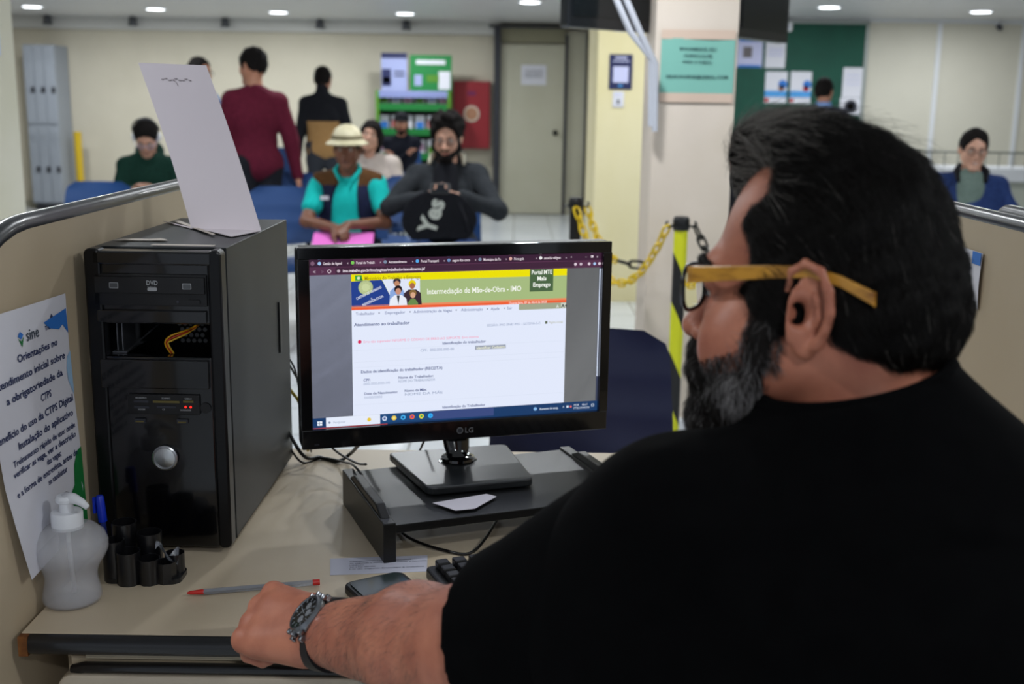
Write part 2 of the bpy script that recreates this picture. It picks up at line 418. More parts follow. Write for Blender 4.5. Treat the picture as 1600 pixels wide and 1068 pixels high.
def sign(name, lab, x, y, z, w_, h_, base, bars, text=None, tsz=.05):
    t = thing(name, lab, 'sign', (x, y, z))
    MB().box((0, 0, h_/2), (w_, .02, h_)).build('board', base, t)
    mb = MB(); ms = []
    for (bx, bz, bw, bh, m_) in bars:
        if m_ not in ms: ms.append(m_)
        mb.box((bx*w_, -.0125, bz*h_), (bw*w_, .004, bh*h_), ms.index(m_))
    if bars: mb.build('print', ms, t)
    if text:
        tb = MB()
        for tx, ty, s_ in text: tb.text(tx, s_, XZ(0, -.016, ty*h_), 0)
        tb.build('lettering', text_m, t)
    return t
text_m = m_white
rx = (q0.x+q1.x)/2
m_lav = mat('lavender_print', '9aa2cc', .6); m_yel = mat('yellow_print', 'd8b92c', .6); m_red = mat('red_print', 'b4262a', .5)
sign('rack_sign', 'blue and lavender brochure sign standing on the magazine rack, left one', rx-RW*.27, 13.9, 1.501, .31, .44, m_lav,
     [(0, .93, 1, .14, m_navy), (-.3, .35, .35, .45, m_navy), (-.3, .28, .3, .15, m_yel), (.2, .5, .4, .04, m_ink), (.2, .4, .4, .04, m_ink)])
sign('rack_sign', 'green brochure sign with white lettering standing on the magazine rack', rx+RW*.22, 13.9, 1.501, .50, .42, m_pgreen,
     [(0, .8, .7, .12, m_paper), (-.3, .3, .18, .3, m_lav), (.33, .3, .28, .5, m_paper), (.05, .35, .3, .2, m_rg)])
brands = [m_lav, m_paper, mat('pink_print', 'b58aa8', .6), m_pblue, m_rg, m_red]
k = 0
for row in range(5):
    for i in range(6):
        t = thing('brochure', 'small printed brochure standing in a row on the magazine rack', 'brochure', (rx-RW*.4+RW*.16*i, 13.83, .132+.29*row), 0, 'brochures on the magazine rack')
        MB().box((0, 0, .11), (.11, .05, .2)).build('cover', m_paper, t)
        MB().box((0, -.027, .09+.02*((i+row) % 3)), (.09, .003, .09)).build('picture', brands[(i*2+row) % 6], t)

# fire hose cabinet
q0 = at(708, 232, YW-.2); q1 = at(766, 127, YW-.2)
fc = thing('fire_hose_cabinet', 'dark red wall cabinet with a round white emblem, left of the door', 'cabinet', ((q0.x+q1.x)/2, YW, q0.z))
W_, H_ = q1.x-q0.x, q1.z-q0.z; m_fr = mat('fire_red', '8e1824', .5)
MB().box((0, -.09, H_/2), (W_, .18, H_)).build('body', m_fr, fc, bevel=.005)
d_ = MB().box((0, -.19, H_/2), (W_-.03, .015, H_-.03)).build('door', m_fr, fc, bevel=.003)
MB().lathe([(0, 0), (.1, 0), (.1, .008), (0, .008)], seg=32, M=TR((0, -.198, H_*.52)) @ RX(PI/2)).build('emblem', mat('emblem', 'c8b8a8', .5), d_)
MB().lathe([(0.03, 0), (.075, 0), (.075, .004), (.03, .004)], seg=32, M=TR((0, -.206, H_*.52)) @ RX(PI/2)).build('emblem_ring', mat('emblem_gold', 'a8785c', .5), d_)
MB().box((0, -.2, H_*.82), (.1, .004, .05)).build('plate', mat('plate_red', '6d1450', .5), d_)

# green noticeboard on the right wall
q0 = at(1149, 205, YR); q1 = at(1355, 36, YR)
bx0 = q0.x-.9; nb = thing('noticeboard', 'large dark green noticeboard on the far right wall', 'noticeboard', ((bx0+q1.x)/2, YR, 1.0))
W_ = q1.x-bx0; H_ = q1.z-1.0
MB().box((0, -.02, H_/2), (W_, .03, H_)).build('board', mat('board_green', '0c4638', .7, c2='0e4c3c', ns=5), nb)
fb = MB().box((W_/2, -.025, H_/2), (.035, .05, H_+.035)).box((-W_/2, -.025, H_/2), (.035, .05, H_+.035)).box((0, -.025, H_), (W_, .05, .035)).box((0, -.025, 0), (W_, .05, .035))
fb.build('frame', mat('alu', '9fa5a2', .4, metal=.3), nb)
def pinned(name, lab, px0, py0, px1, py1, bars, Y=YR-.04, base=None, cat='poster', lines=None):
    a = at(px0, py1, Y); b = at(px1, py0, Y); w_ = b.x-a.x; h_ = b.z-a.z
    t = thing(name, lab, cat, ((a.x+b.x)/2, Y, a.z))
    MB().sheet(lambda u, v: (-w_/2+w_*u, -.004*math.sin(PI*v)*u, h_*v), 4, 4).build('sheet', base or m_paper, t)
    mb = MB(); ms = []
    for (x, z, bw, bh, m_) in bars:
        if m_ not in ms: ms.append(m_)
        if bh < 0: mb.lathe([(0, 0), (bw*w_, 0), (bw*w_, .001), (0, .001)], seg=20, M=TR((x*w_, -.006, z*h_)) @ RX(PI/2), mi=ms.index(m_))
        else: mb.box((x*w_, -.006, z*h_), (bw*w_, .0016, bh*h_), ms.index(m_))
    if bars: mb.build('print', ms, t)
    if lines:
        tb = MB()
        for tx, z, s_, wd in lines: tb.text(tx, s_, XZ(0, -.0075, z*h_), 0, width=wd*w_ if wd else None, bold=.02)
        tb.build('lettering', m_ink, t)
    return t
m_sky = mat('print_sky', '4d9bdc', .6); m_tan = mat('print_tan', '9a6a50', .6); m_lil = mat('print_lilac', 'c2c4e4', .6)
pinned('poster', 'lilac edged printed sheet at the top left of the green noticeboard', 1151, 58, 1193, 105, [(0, .92, .9, .14, m_pblue), (0, .04, .9, .08, m_pblue), (-.1, .5, .35, .35, mat('print_grey', '6a6468', .6))], base=m_lil)
pinned('poster', 'white printed sheet beside the lilac one at the top of the green noticeboard', 1195, 57, 1229, 106, [(0, .93, .9, .1, m_sky), (0, .5, .7, .04, m_lil), (0, .6, .7, .04, m_lil), (0, .4, .7, .04, m_lil)])
pinned('poster', 'white and blue health poster on the green board, left of the pair', 1194, 112, 1231, 161, [(0, .3, 1, .2, m_sky), (.3, .6, .2, -1, m_pblue), (.25, .48, .14, -1, m_tan), (-.4, .1, .1, -1, m_red)])
pinned('poster', 'white and blue health poster on the green board behind the standing man', 1233, 112, 1269, 162, [(0, .3, 1, .2, m_sky), (.3, .6, .2, -1, m_pblue), (.25, .48, .14, -1, m_red), (-.4, .1, .1, -1, m_red)])
pinned('poster', 'plain white sheet high on the right edge of the green board', 1315, 106, 1350, 152, [(0, .6, .7, .03, m_lil), (0, .75, .7, .03, m_lil), (0, .45, .7, .03, m_lil)])
pinned('poster', 'white sheet with a dark oval picture at the lower right of the green board', 1311, 153, 1347, 180, [(0, .5, .3, -1, mat('print_dark', '3a3c48', .6)), (0, .5, .18, -1, mat('print_grey'if 0 else 'print_mid', '7a7c88', .6))])
q = at(1226, 42, YR-.06); t = thing('wall_sensor', 'small white box fitting above the green noticeboard', 'sensor', (q.x, YR-.05, q.z))
MB().rbox((0, -.03, 0), (.15, .06, .1), .02, axis='y').build('housing', m_white, t, bevel=.005)
MB().box((0, -.063, 0), (.08, .006, .02)).build('lens_strip', m_lil, t)
q = at(1563, 40, YR-.08); t = thing('security_camera', 'small dark security camera high on the far right wall', 'camera', (q.x, YR-.03, q.z))
MB().box((0, 0, .03), (.06, .06, .05)).build('bracket', m_white, t); MB().cyl((0, 0, 0), (-.03, -.12, -.03), .03).build('camera_body', m_dark, t, smooth=True)

# notices on the columns
q0 = at(1030, 146, 4.5); q1 = at(1149, 61, 4.5); W_ = q1.x-q0.x; H_ = q1.z-q0.z
t = thing('column_sign', 'turquoise printed sheet taped across the wide near column', 'sign', ((q0.x+q1.x)/2, 4.494, q0.z))
MB().sheet(lambda u, v: (-W_/2+W_*u, -.003*math.sin(7*u)*v, H_*v), 12, 4).build('sheet', mat('turquoise_paper', '74aca0', .6), t)
tb = MB()
for tx, z, s_, wd in (('ENCAMINHE SEU', .79, .013, .5), ('CURRICULUM', .67, .013, .38), ('PARA O E-MAIL:', .56, .012, .4), ('SELECAOSINE@GMAIL.COM', .29, .014, .84)):
    tb.text(tx, s_, XZ(0, -.0045, z*H_), 0, width=wd*W_, bold=.03)
tb.build('lettering', mat('sign_ink', '27484c', .7), t)
for zz, nm in ((1.03, 'tape_top'), (-.03, 'tape_bottom')):
    MB().box((0, -.002, zz*H_+(.008 if zz > 1 else -.008)), (W_*1.0, .001, .035)).build('tape', mat('brown_tape', 'c4ae9e', .4), t)
pinned('poster', 'dark navy poster with a blank white square on the yellow-lit column', 951, 85, 989, 139, [(0, .42, .66, .46, m_lil), (0, .9, .5, .05, m_lil), (0, .8, .7, .03, m_lil), (0, .1, .2, .05, m_sky)], Y=7.89, base=m_navy)
pinned('notice', 'small white slip stuck below the navy poster on the yellow-lit column', 957, 143, 975, 167, [(0, .35, .25, .3, mat('print_mid2', '6a6c74', .6)), (0, .8, .6, .05, m_lil)], Y=7.89, cat='notice')
# left column paper, on its right-hand face
t = thing('notice', 'pale blue notice on the column at the far left edge', 'notice', (-2.392, 5.28, 1.62))
MB().box((0, 0, 0), (.003, .2, .15)).build('sheet', mat('pale_blue_paper', 'b4c4e6', .6), t)
tb = MB()
for k in range(5): tb.box((.0025, 0, .05-.022*k), (.001, .15, .006))
tb.build('lettering', m_lil, t)

# televisions
def tv(lab, loc, rz, w_, h_):
    t = thing('television', lab, 'television', loc, rz)
    MB().rbox((0, 0, 0), (w_, .05, h_), .015, axis='y').build('casing', mat('tv_black', '14171b', .2, coat=.5), t, bevel=.006)
    MB().box((0, -.027, .01), (w_-.05, .004, h_-.07)).build('screen', mat('tv_screen', '0c1216', .12, spec=.8), t)
    bk = MB().box((0, .06, 0), (.22, .08, .22)).build('wall_bracket', m_dark, t, bevel=.005)
    MB().cyl((0, .1, 0), (0, .1, CEIL-loc[2]-.001), .02).build('mount_pole', m_steel, t, smooth=True)
tvh = .55; a = at(880, 48, 4.45); b = at(1014, 48, 4.75)
tv('black television hanging from the ceiling left of the wide column', ((a.x+b.x)/2, (a.y+b.y)/2+.0, (a.z+b.z)/2+tvh/2), math.atan2(b.y-a.y, b.x-a.x), (b-a).xy.length, tvh)
a = at(1150, 56, 5.15); b = at(1220, 58, 5.5)
tv('dark television hanging from the ceiling right of the wide column', ((a.x+b.x)/2, (a.y+b.y)/2, (a.z+b.z)/2+tvh/2-.02), math.atan2(b.y-a.y, b.x-a.x), (b-a).xy.length+.05, tvh)
m_cab = mat('cable_white', 'b9bcc6', .5)
for i, (pa, pb, pc, lb) in enumerate((((950, -30), (985, 50), (1018, 92), 'lower of two'), ((966, -30), (1000, 50), (1024, 100), 'upper of two'))):
    P = [at(*pa, 4.35), at(*pb, 4.37), at(*pc, 4.42), at(pc[0]-1, pc[1]+105, 4.44)]
    P[0] = Vector((P[0].x, P[0].y, min(P[0].z, CEIL)))
    tag(MB().tube(P, .012, 8).build('white_conduit', m_cab, smooth=True), 'pale conduit running down to the wide column across the hanging television, %s' % lb, 'conduit')

# counter and railing behind the seated man at the right
q0 = at(1470, 262, 10.3); q1 = at(1640, 262, 10.3)
t = thing('counter', 'long white counter behind the smiling seated man', 'counter', ((q0.x+q1.x)/2+.6, 10.6, 0))
MB().box((0, 0, q0.z-.06), (2.9, .6, .12)).build('top', m_trimw, t, bevel=.01)
MB().box((0, .04, (q0.z-.12)/2), (2.8, .5, q0.z-.12)).build('cabinet_front', mat('counter_front', 'b4b8ac', .5), t)
t2 = thing('railing', 'thin dark wire railing on the white counter at the right', 'railing', ((q0.x+q1.x)/2+.6, 10.34, q0.z))
hh = at(1500, 238, 10.3).z-q0.z
rl = MB().cyl((-1.43, 0, hh), (1.43, 0, hh), .008); rl.build('top_rail', mat('rail_grey', '5c6460', .4, metal=.4), t2)
for k in range(24): MB().cyl((-1.42+k*.1235, 0, 0), (-1.42+k*.1235, 0, hh), .004, seg=8).build('upright', MATS['rail_grey'], t2)

# ------------------------------------------------------------------ stanchions and chains
m_sy = mat('stanchion_yellow', 'd8cf1a', .45)
def stripes():
    M = bpy.data.materials.new('hazard_stripes'); M.use_nodes = True; nt = M.node_tree; b = nt.nodes['Principled BSDF']
    tc = nt.nodes.new('ShaderNodeTexCoord'); sp = nt.nodes.new('ShaderNodeSeparateXYZ'); nt.links.new(tc.outputs['Object'], sp.inputs[0])
    def mt(op, a, b_):
        n = nt.nodes.new('ShaderNodeMath'); n.operation = op
        for i, x in enumerate((a, b_)):
            if isinstance(x, (int, float)): n.inputs[i].default_value = x
            else: nt.links.new(x, n.inputs[i])
        return n.outputs[0]
    s_ = mt('ADD', mt('MULTIPLY', sp.outputs['X'], 2.2), sp.outputs['Z'])
    fr_ = mt('FRACT', mt('ADD', mt('DIVIDE', s_, .38), .495), 0); g = mt('GREATER_THAN', fr_, .5)
    mx = nt.nodes.new('ShaderNodeMix'); mx.data_type = 'RGBA'; nt.links.new(g, mx.inputs[0])
    mx.inputs[6].default_value = lin('0d0d10'); mx.inputs[7].default_value = lin('c9cc18'); nt.links.new(mx.outputs[2], b.inputs['Base Color']); b.inputs['Roughness'].default_value = .45
    return M
m_str = stripes()
def stanchion(lab, px, py, Y, m_=None):
    q = at(px, py, Y); z = q.z
    t = thing('stanchion', lab, 'stanchion', (q.x, Y, 0))
    MB().cyl((0, 0, .02), (0, 0, z-.02), .026).build('pole', m_ or m_str, t, smooth=True)
    MB().lathe([(.16, 0), (.16, .03), (.12, .05), (.03, .06)], seg=28).build('base', m_black, t, smooth=True)
    cp = MB().lathe([(.029, -.04), (.032, -.035), (.032, 0), (.026, .012), (0, .014)], c=(0, 0, z-.012), seg=24).build('cap', m_black, t, smooth=True)
    for s in (-1, 1): MB().tube([(s*.03, 0, z-.035), (s*.05, 0, z-.04), (s*.058, 0, z-.028), (s*.05, 0, z-.018)], .005, 8).build('hook', m_black, cp)
    return Vector((q.x, Y, z))
s1 = stanchion('striped black and yellow barrier post by the bearded desk worker', 1065, 338, 4.25)
s2 = stanchion('black topped barrier post in front of the far door', 900, 308, 5.0, m_black)
def chain(P, lab, m_, pitch=.046, r=.005):
    P = [Vector(p) for p in P]; seg = [(b-a).length for a, b in zip(P, P[1:])]; L = sum(seg); n = max(2, round(L/pitch)); mb = MB()
    def pos(t):
        for a, b, l in zip(P, P[1:], seg):
            if t <= l: return a+(b-a)*t/l
            t -= l
        return P[-1]
    for i in range(n):
        a, b = pos(L*i/n), pos(L*(i+1)/n); d = (b-a).normalized(); c = (a+b)/2
        x = Vector((0, 0, 1)).cross(d); x = x.normalized() if x.length > .1 else Vector((1, 0, 0)); y = d.cross(x)
        if i % 2: x = y
        ln, wd = pitch*.66, pitch*.32; pts = []
        for k in range(12):
            an = 2*PI*k/12; pts.append(c+d*(math.cos(an)*wd*.8+(ln-wd*.8)*(1 if math.cos(an) > 0 else -1)*min(1, abs(math.cos(an))*3))+x*math.sin(an)*wd)
        mb.tube(pts, r, 6, closed=True)
    return tag(mb.build('barrier_chain', m_, smooth=True), lab, 'chain')
def sag(a, b, s, n=24): return [a.lerp(b, i/n)-Vector((0, 0, s*4*(i/n)*(1-i/n))) for i in range(n+1)]
m_cy = mat('chain_yellow', 'd6b510', .45)
a1 = s1+Vector((-.052, 0, -.04)); a2 = s2+Vector((-.0, -.04, -.045))
chain(sag(a2+Vector((0, -.012, 0)), a1, .27), 'yellow plastic chain sagging between the two barrier posts', m_cy)
ed = Vector((cx0-.045, 4.6, at(995, 414, 4.6).z))
chain(sag(s2+Vector((.052, 0, -.045)), ed+Vector((-.07, 0, .02)), .05), 'yellow chain running from the rear barrier post towards the wide column', m_cy)
chain([ed+Vector((-.065, 0, .018)), ed, ed+Vector((.04, 0, -.0))], 'short black chain end hooked on the side of the wide column', m_black, r=.006)
chain(sag(s1+Vector((.055, 0, -.04)), at(1135, 425, 4.3), .03, 8)+[at(1240, 400, 4.3)], 'black plastic chain hanging from the striped post behind the glasses', m_black)
s3 = stanchion('striped barrier post hidden behind the head of the desk worker', 1262, 352, 4.3)
# ------------------------------------------------------------------ chairs
m_chb = mat('chair_blue', '1c4278', .5, bump=.08, bs=300); m_chn = mat('chair_navy', '141c44', .5, bump=.08, bs=300)
m_chm = mat('chair_metal', '17181c', .35, metal=.3)
def shell_back(w_, z0, z1, lean, th=.02, rr=.06):
    mb = MB(); nu, nv = 12, 10; vs = []
    def f(u, v):
        z = z0+(z1-z0)*v; hw = w_/2*(1-.06*v)
        if v > .78: q = (v-.78)/.22; hw -= rr*(1-math.sqrt(max(0, 1-q*q)))
        x = (2*u-1)*hw; y = -lean*(v)-.03*(1-(2*u-1)**2)+.006*math.sin(v*22)*(1 if .15 < v < .75 else 0)
        return (x, y, z)
    return mb.sheet(f, nu, nv, th=th)
def make_chair(name, lab, m_, x, y, rz, top=.85, grp=None, wd=.43):
    t = thing(name, lab, 'chair', (x, y, 0), rz, grp)    # faces +y locally
    MB().sheet(lambda u, v: ((2*u-1)*wd/2, -.2+.42*v, .44+.02*(2*u-1)**2-.02*v*v), 8, 8, th=.025).build('seat', m_, t, smooth=True)
    shell_back(wd, .53, top, .09).build('backrest', m_, t, smooth=True, world=False)
    for o in t.children:
        if o.name.startswith('backrest'): o.location = (0, -.19, 0)
    for sx in (-1, 1):
        for yy, y2 in ((.16, .2), (-.17, -.23)):
            MB().cyl((sx*(wd/2-.04), yy, .425), (sx*(wd/2-.0), y2, 0), .012, seg=10).build('leg', m_chm, t, smooth=True)
        MB().tube([(sx*(wd/2-.05), .15, .42), (sx*(wd/2-.05), -.19, .42), (sx*(wd/2-.06), -.245, .5), (sx*(wd/2-.06), -.262, .66)], .011, 10).build('side_frame', m_chm, t, smooth=True)
    return t
# waiting chairs
def wchair(px, Y, lab, rz=PI, grp=None, m_=None, top=.85):
    q = at(px, 400, Y); return make_chair('waiting_chair', lab, m_ or m_chb, q.x, Y, rz, top=top)
wchair(137, 6.75, 'empty blue plastic chair just behind the left partition, beside the man in green')
wchair(430, 6.55, 'empty blue plastic chair right of the tall white card, nearest of two')
wchair(448, 7.9, 'empty blue plastic chair behind the other one, near the man in maroon')
wchair(546, 6.75, 'blue plastic chair under the man in the bucket hat')
wchair(694, 6.65, 'blue plastic chair under the man looking at his phone')
wchair(240, 8.2, 'blue plastic chair under the man in the dark green hoodie')
wchair(590, 8.6, 'blue plastic chair under the woman in the pale sweater')
wchair(640, 7.75, 'empty blue plastic chair seen between the two front seated men')
wchair(628, 12.9, 'blue plastic chair under the man in the black cap')
wchair(214, 12.2, 'blue plastic chair standing far back against the cream wall on the left', rz=PI*.75)
wchair(205, 10.0, 'blue plastic chair behind the man in the green hoodie', rz=PI*.85)
wchair(434, 12.4, 'blue plastic chair far back beside the hanging hand of the man in maroon')
wchair(1172, 8.0, 'dark chair mostly hidden by the wide column', m_=m_chn)
wchair(1518, 6.9, 'blue plastic chair under the smiling man at the far right')
make_chair('visitor_chair', 'dark navy visitor chair facing the desk behind the monitor', m_chn, at(914, 600, 2.5).x, 2.38, PI+.0, top=.828, wd=.44)

# ================================================================== PEOPLE
def sm(name, c, c2): return mat(name, c, .5, c2=c2, ns=18, bump=.03, bs=250, sss=.08)
sk_mid = sm('skin_tan', 'a8735a', 'b9836a'); sk_dk = sm('skin_brown', '6c4432', '7c503c'); sk_lt = sm('skin_light', 'b88a74', 'c89a84')
def hairm(n, c, c2): return mat(n, c, .85, c2=c2, ns=120, bump=.8, bs=160, stretch=(1, 1, .4), spec=.15)
hr_bk = hairm('hair_black', '0c0a0a', '1b1716')
def cloth(n, c, c2=None, b=.25, bs=120): return mat(n, c, .85, c2=c2 or c, ns=60, bump=b, bs=bs, spec=.2)

def head_prims(F, M, s=1.0, ears=True, sk=(-.012, .098)):
    P = lambda x, y, z: M @ Vector((x, y, z))
    E = lambda x, y, z, r, k=.02, op='u', R=None: F.ell(M @ TR((x, y, z)) @ (R or Matrix.Identity(4)), [q*1.0 for q in r], k*s, op)
    E(0, sk[0], .045, (.077, sk[1], .086)); E(0, .032, -.015, (.060, .062, .086), .03); E(0, -.035, .0, (.066, .068-(.098-sk[1])*.8, .07), .03)
    for q in (-1, 1): F.cap(P(q*.052, .0, -.045), P(q*.012, .074, -.098), .019*s, .017*s, .03*s); E(q*.038, .058, -.022, (.026, .024, .026), .02)
    E(0, .076, -.098, (.022, .018, .017), .02)
    F.cap(P(-.034, .080, .027), P(.034, .080, .027), .012*s, .012*s, .018*s)
    for q in (-1, 1): E(q*.031, .104, .006, (.019, .018, .012), .012, 's')
    F.cap(P(0, .086, .016), P(0, .114, -.028), .0075*s, .0115*s, .010*s); E(0, .114, -.031, (.0125, .012, .010), .006)
    for q in (-1, 1): E(q*.0135, .101, -.035, (.008, .011, .008), .006)
    E(0, .088, -.056, (.026, .014, .007), .006); E(0, .087, -.068, (.022, .013, .008), .006); E(0, .104, -.0617, (.026, .010, .0018), .004, 's')
    if ears:
        for q in (-1, 1):
            R = RZ(q*.45)
            E(q*.082, -.012, -.002, (.006, .019, .032), .006, 'u', R); E(q*.089, -.008, .002, (.006, .010, .016), .005, 's', R)

def ik(a, b, l1, l2, pole):
    a, b, pole = Vector(a), Vector(b), Vector(pole); d = b-a; L = min(d.length, (l1+l2)*.998); dn = d.normalized()
    x = (l1*l1-l2*l2+L*L)/(2*L); h = math.sqrt(max(l1*l1-x*x, 0)); pn = (pole-dn*pole.dot(dn)).normalized()
    return a+dn*x+pn*h, a+dn*L
def hand(F, W, D, N, T, s=1.0, curl=(.3, .5, .4), k=.005, spread=.12, thumb=None, fr=.0085):
    D = D.normalized(); N = (N-D*N.dot(D)).normalized(); T = (T-D*T.dot(D)-N*T.dot(N)).normalized()
    F.cap(W-D*.01, W+D*.03, .021*s, .02*s, .015, flat=(N, 1.3))
    for i, (o, ln) in enumerate(((.030, .068), (.010, .076), (-.010, .070), (-.029, .054))):
        b = W+D*(.088-.004*abs(i-1))*s+T*o*s; F.cap(W+D*.015*s+T*o*.6*s, b, .0135*s, .0120*s, .012, flat=(N, 1.05))
        d = (D+T*spread*(o/.03)).normalized(); n = N
        for j, fl in enumerate((.46, .30, .24)):
            a_ = curl[j]*(1+.06*i); d, n = (d*math.cos(a_)+n*math.sin(a_)).normalized(), (n*math.cos(a_)-d*math.sin(a_)).normalized()
            e = b+d*ln*fl*s; r = (fr, fr*.92, fr*.82, fr*.7)
            F.cap(b, e, r[j]*s*(1.0 if i < 3 else .88), r[j+1]*s*(1.0 if i < 3 else .88), k if j == 0 else .002); b = e
    b = W+D*.022*s+T*.022*s+N*.006; th = thumb or (D*.75+T*.6+N*.35)
    e = b+th.normalized()*.045*s; F.cap(b, e, .0155*s, .0115*s, .012); e2 = e+(th.normalized()+D*.35).normalized()*.034*s; F.cap(e, e2, .0105*s, .0098*s, .003)
    e3 = e2+(th.normalized()+D*.7).normalized()*.026*s; F.cap(e2, e3, .0096*s, .0075*s, .002)

def person(lab, x, y, phi, pose, s=1.0, head=(0, 0, 0), skin=sk_mid, hair='short', hairmat=None, top=None, trousers=None, wL=None, wR=None, lean=0.0, sleeve='long',
           belly=0.0, beard=None, h=.010, shoes=None, curl=(.3, .5, .4), collar=None, extra=None, palm=None, hdir=None, tilt=0.0, poles=None, topsel=None, shw=.172, shd=.092):
    ph = math.radians(phi); f = Vector((math.cos(ph), math.sin(ph), 0)); l = Vector((-f.y, f.x, 0)); u = Vector((0, 0, 1)); o = Vector((x, y, 0))
    L = lambda a, b, c: o+(l*a+f*b+u*c)*s
    sit = pose == 'sit'
    root = thing('person', lab, 'person', (x, y, 0))
    hc = .53 if sit else .93; nz = hc+.53; nk = L(tilt, lean-.02, nz-lean*.25)
    chest = L(tilt*.6, lean*.6, hc+.34-lean*.1); belly_p = L(0, .02+belly*.3, hc+.14)
    hip = {q: L(q*.085, 0, hc) for q in (1, -1)}; sh = {q: nk+(l*q*shw-u*shd)*s for q in (1, -1)}
    if sit: knee = {q: L(q*.13, .43, .50) for q in (1, -1)}; ank = {q: L(q*.13, .40, .09) for q in (1, -1)}
    else: knee = {q: L(q*.1, .02, .50) for q in (1, -1)}; ank = {q: L(q*.1, -.02, .09) for q in (1, -1)}
    hy, hp, hr_ = [math.radians(a) for a in head]
    hb = nk+(f*(.035+.05*math.sin(hp))+u*.125*math.cos(hp*.5))*s
    H = TR(hb) @ RZ(ph-PI/2+hy) @ RX(-hp) @ RY(hr_) @ Matrix.Scale(s, 4)
    wr = {1: wL or (.22, .06, hc-.06), -1: wR or (-.22, .06, hc-.06)}; el = {}; wp = {}
    for q in (1, -1):
        pl = poles[q] if poles else l*q*.5-f*.6-u*.4
        el[q], wp[q] = ik(sh[q], L(*wr[q]), .29*s, .255*s, pl)
    pts = [nk, hb+u*.16*s, *hip.values(), *knee.values(), *ank.values(), *el.values(), *wp.values(), *sh.values()]
    lo = [min(p[i] for p in pts)-.16 for i in range(3)]; hi = [max(p[i] for p in pts)+.16 for i in range(3)]; lo[2] = 0.0
    def torso(F, e):
        F.cap(hip[1], hip[-1], (.098+e)*s, None, .04, flat=(f, 1.05)); F.cap(L(0, 0, hc+.02), belly_p, (.125+e)*s, (.118+e+belly*.3)*s, .05, flat=(f, 1.15))
        F.cap(belly_p, chest, (.118+e+belly*.3)*s, (.135+e)*s, .05, flat=(f, 1.25)); F.cap(chest-u*.03*s+l*.07*s, chest-u*.03*s-l*.07*s, (.112+e)*s, None, .05, flat=(f, 1.15))
        for q in (1, -1): F.cap(nk-u*.035*s, sh[q], (.042+e)*s, (.052+e)*s, .05)
    def arm(F, q, e, to=2.0):
        a = sh[q]; F.cap(a, a.lerp(el[q], min(to, 1)), (.050+e)*s, (.040+e)*s, .025)
        if to > 1: F.cap(el[q], el[q].lerp(wp[q], to-1), (.040+e)*s, (.028+e*.8)*s, .012)
    F = Field(lo, hi, h); torso(F, -.008)
    F.cap(nk-u*.04*s, hb-(u*.03+f*.02)*s, .058*s, .052*s, .03); head_prims(F, H, s)
    for q in (1, -1):
        arm(F, q, 0)
        hd = hdir[q] if hdir else (wp[q]-el[q]).normalized(); pn = palm[q] if palm else (-l*q if not sit else -u)
        hand(F, wp[q], hd, pn, hd.cross(pn)*q, s, curl, thumb=None)
        F.cap(hip[q], knee[q], .078*s, .055*s, .03); F.cap(knee[q], ank[q], .052*s, .036*s, .02); F.cap(ank[q], ank[q]+f*.12-u*.04, .035*s, .025*s, .02)
    F.mesh('body', skin, root)
    if trousers:
        F = Field(lo, hi, .013)
        F.cap(hip[1], hip[-1], .103*s, None, .04, flat=(f, 1.03)); F.cap(L(0, 0, hc), L(0, .01, hc+.07), .120*s, .110*s, .03, flat=(f, 1.15))
        for q in (1, -1): F.cap(hip[q], knee[q], .095*s, .07*s, .03); F.cap(knee[q], ank[q], .07*s, .055*s, .02)
        F.wrinkle(.004, 28, 3).mesh('trousers', trousers, root)
    for q in (1, -1):
        F = Field([c-.25 for c in ank[q]], [c+.28 for c in ank[q]], .008)
        b = Vector((ank[q].x, ank[q].y, .0))
        F.cap(b+u*.05-f*.03, b+u*.045+f*.12, .042, .036, .02); F.cap(b+u*.06-f*.02, b+u*.11, .045, .04, .02); F.cut((b.x, b.y, .004), (0, 0, -1)); F.mesh('shoe', shoes or m_black, root)
    if top:
        F = Field(lo, hi, .011); torso(F, .012)
        for q in (1, -1): arm(F, q, .016 if sleeve == 'long' else .02, 1.93 if sleeve == 'long' else .62)
        if collar == 'hood': F.cap(nk-f*.06*s+u*.01*s-l*.05*s, nk-f*.06*s+u*.01*s+l*.05*s, .055*s, None, .03); F.cap(nk-f*.045*s+u*.03*s, nk+f*.06*s+u*.0, .07*s, .05*s, .03)
        if collar == 'high': F.cap(nk-u*.01, nk+u*.045*s-f*.005, .07*s, .062*s, .02)
        if extra: extra(F, L, nk, f, l, u)
        F.wrinkle(.0045, 26, 5)
        F.cap(nk-u*.01*s+f*.012, hb+u*.02*s, (.056 if collar != 'high' else .054)*s, .06*s, .008, op='s')
        if collar != 'high': F.ell(TR(nk+f*.085*s+u*.01), (.05*s, .05*s, .05*s), .02, 's')
        F.mesh('jacket' if sleeve == 'long' else 'polo_shirt', top if isinstance(top, list) else [top], root, sel=(lambda c: topsel(c, L, l, f)) if topsel else None)
    hm = hairmat or hr_bk
    hl = [c-.34*s for c in hb]; hh_ = [c+.34*s for c in hb]
    def hairf(grow, drop=-.045, fr=(0, .120, -.018), frr=(.088, .090, .106)):
        F = Field(hl, hh_, .007)
        g = grow; F.ell(H @ TR((0, -.012, .045)), (.077+g, .098+g, .088+g), .01); F.ell(H @ TR((0, -.035, .0)), (.068+g*.6, .07+g*.6, .07), .03)
        F.ell(H @ TR(fr), frr, .012, 's')
        for q in (-1, 1): F.ell(H @ TR((q*.088, -.008, -.018)), (.03, .026, .045), .01, 's')
        zc = H @ Vector((0, 0, drop)); F.cut(zc, H.to_3x3() @ Vector((0, .15, -1))); return F
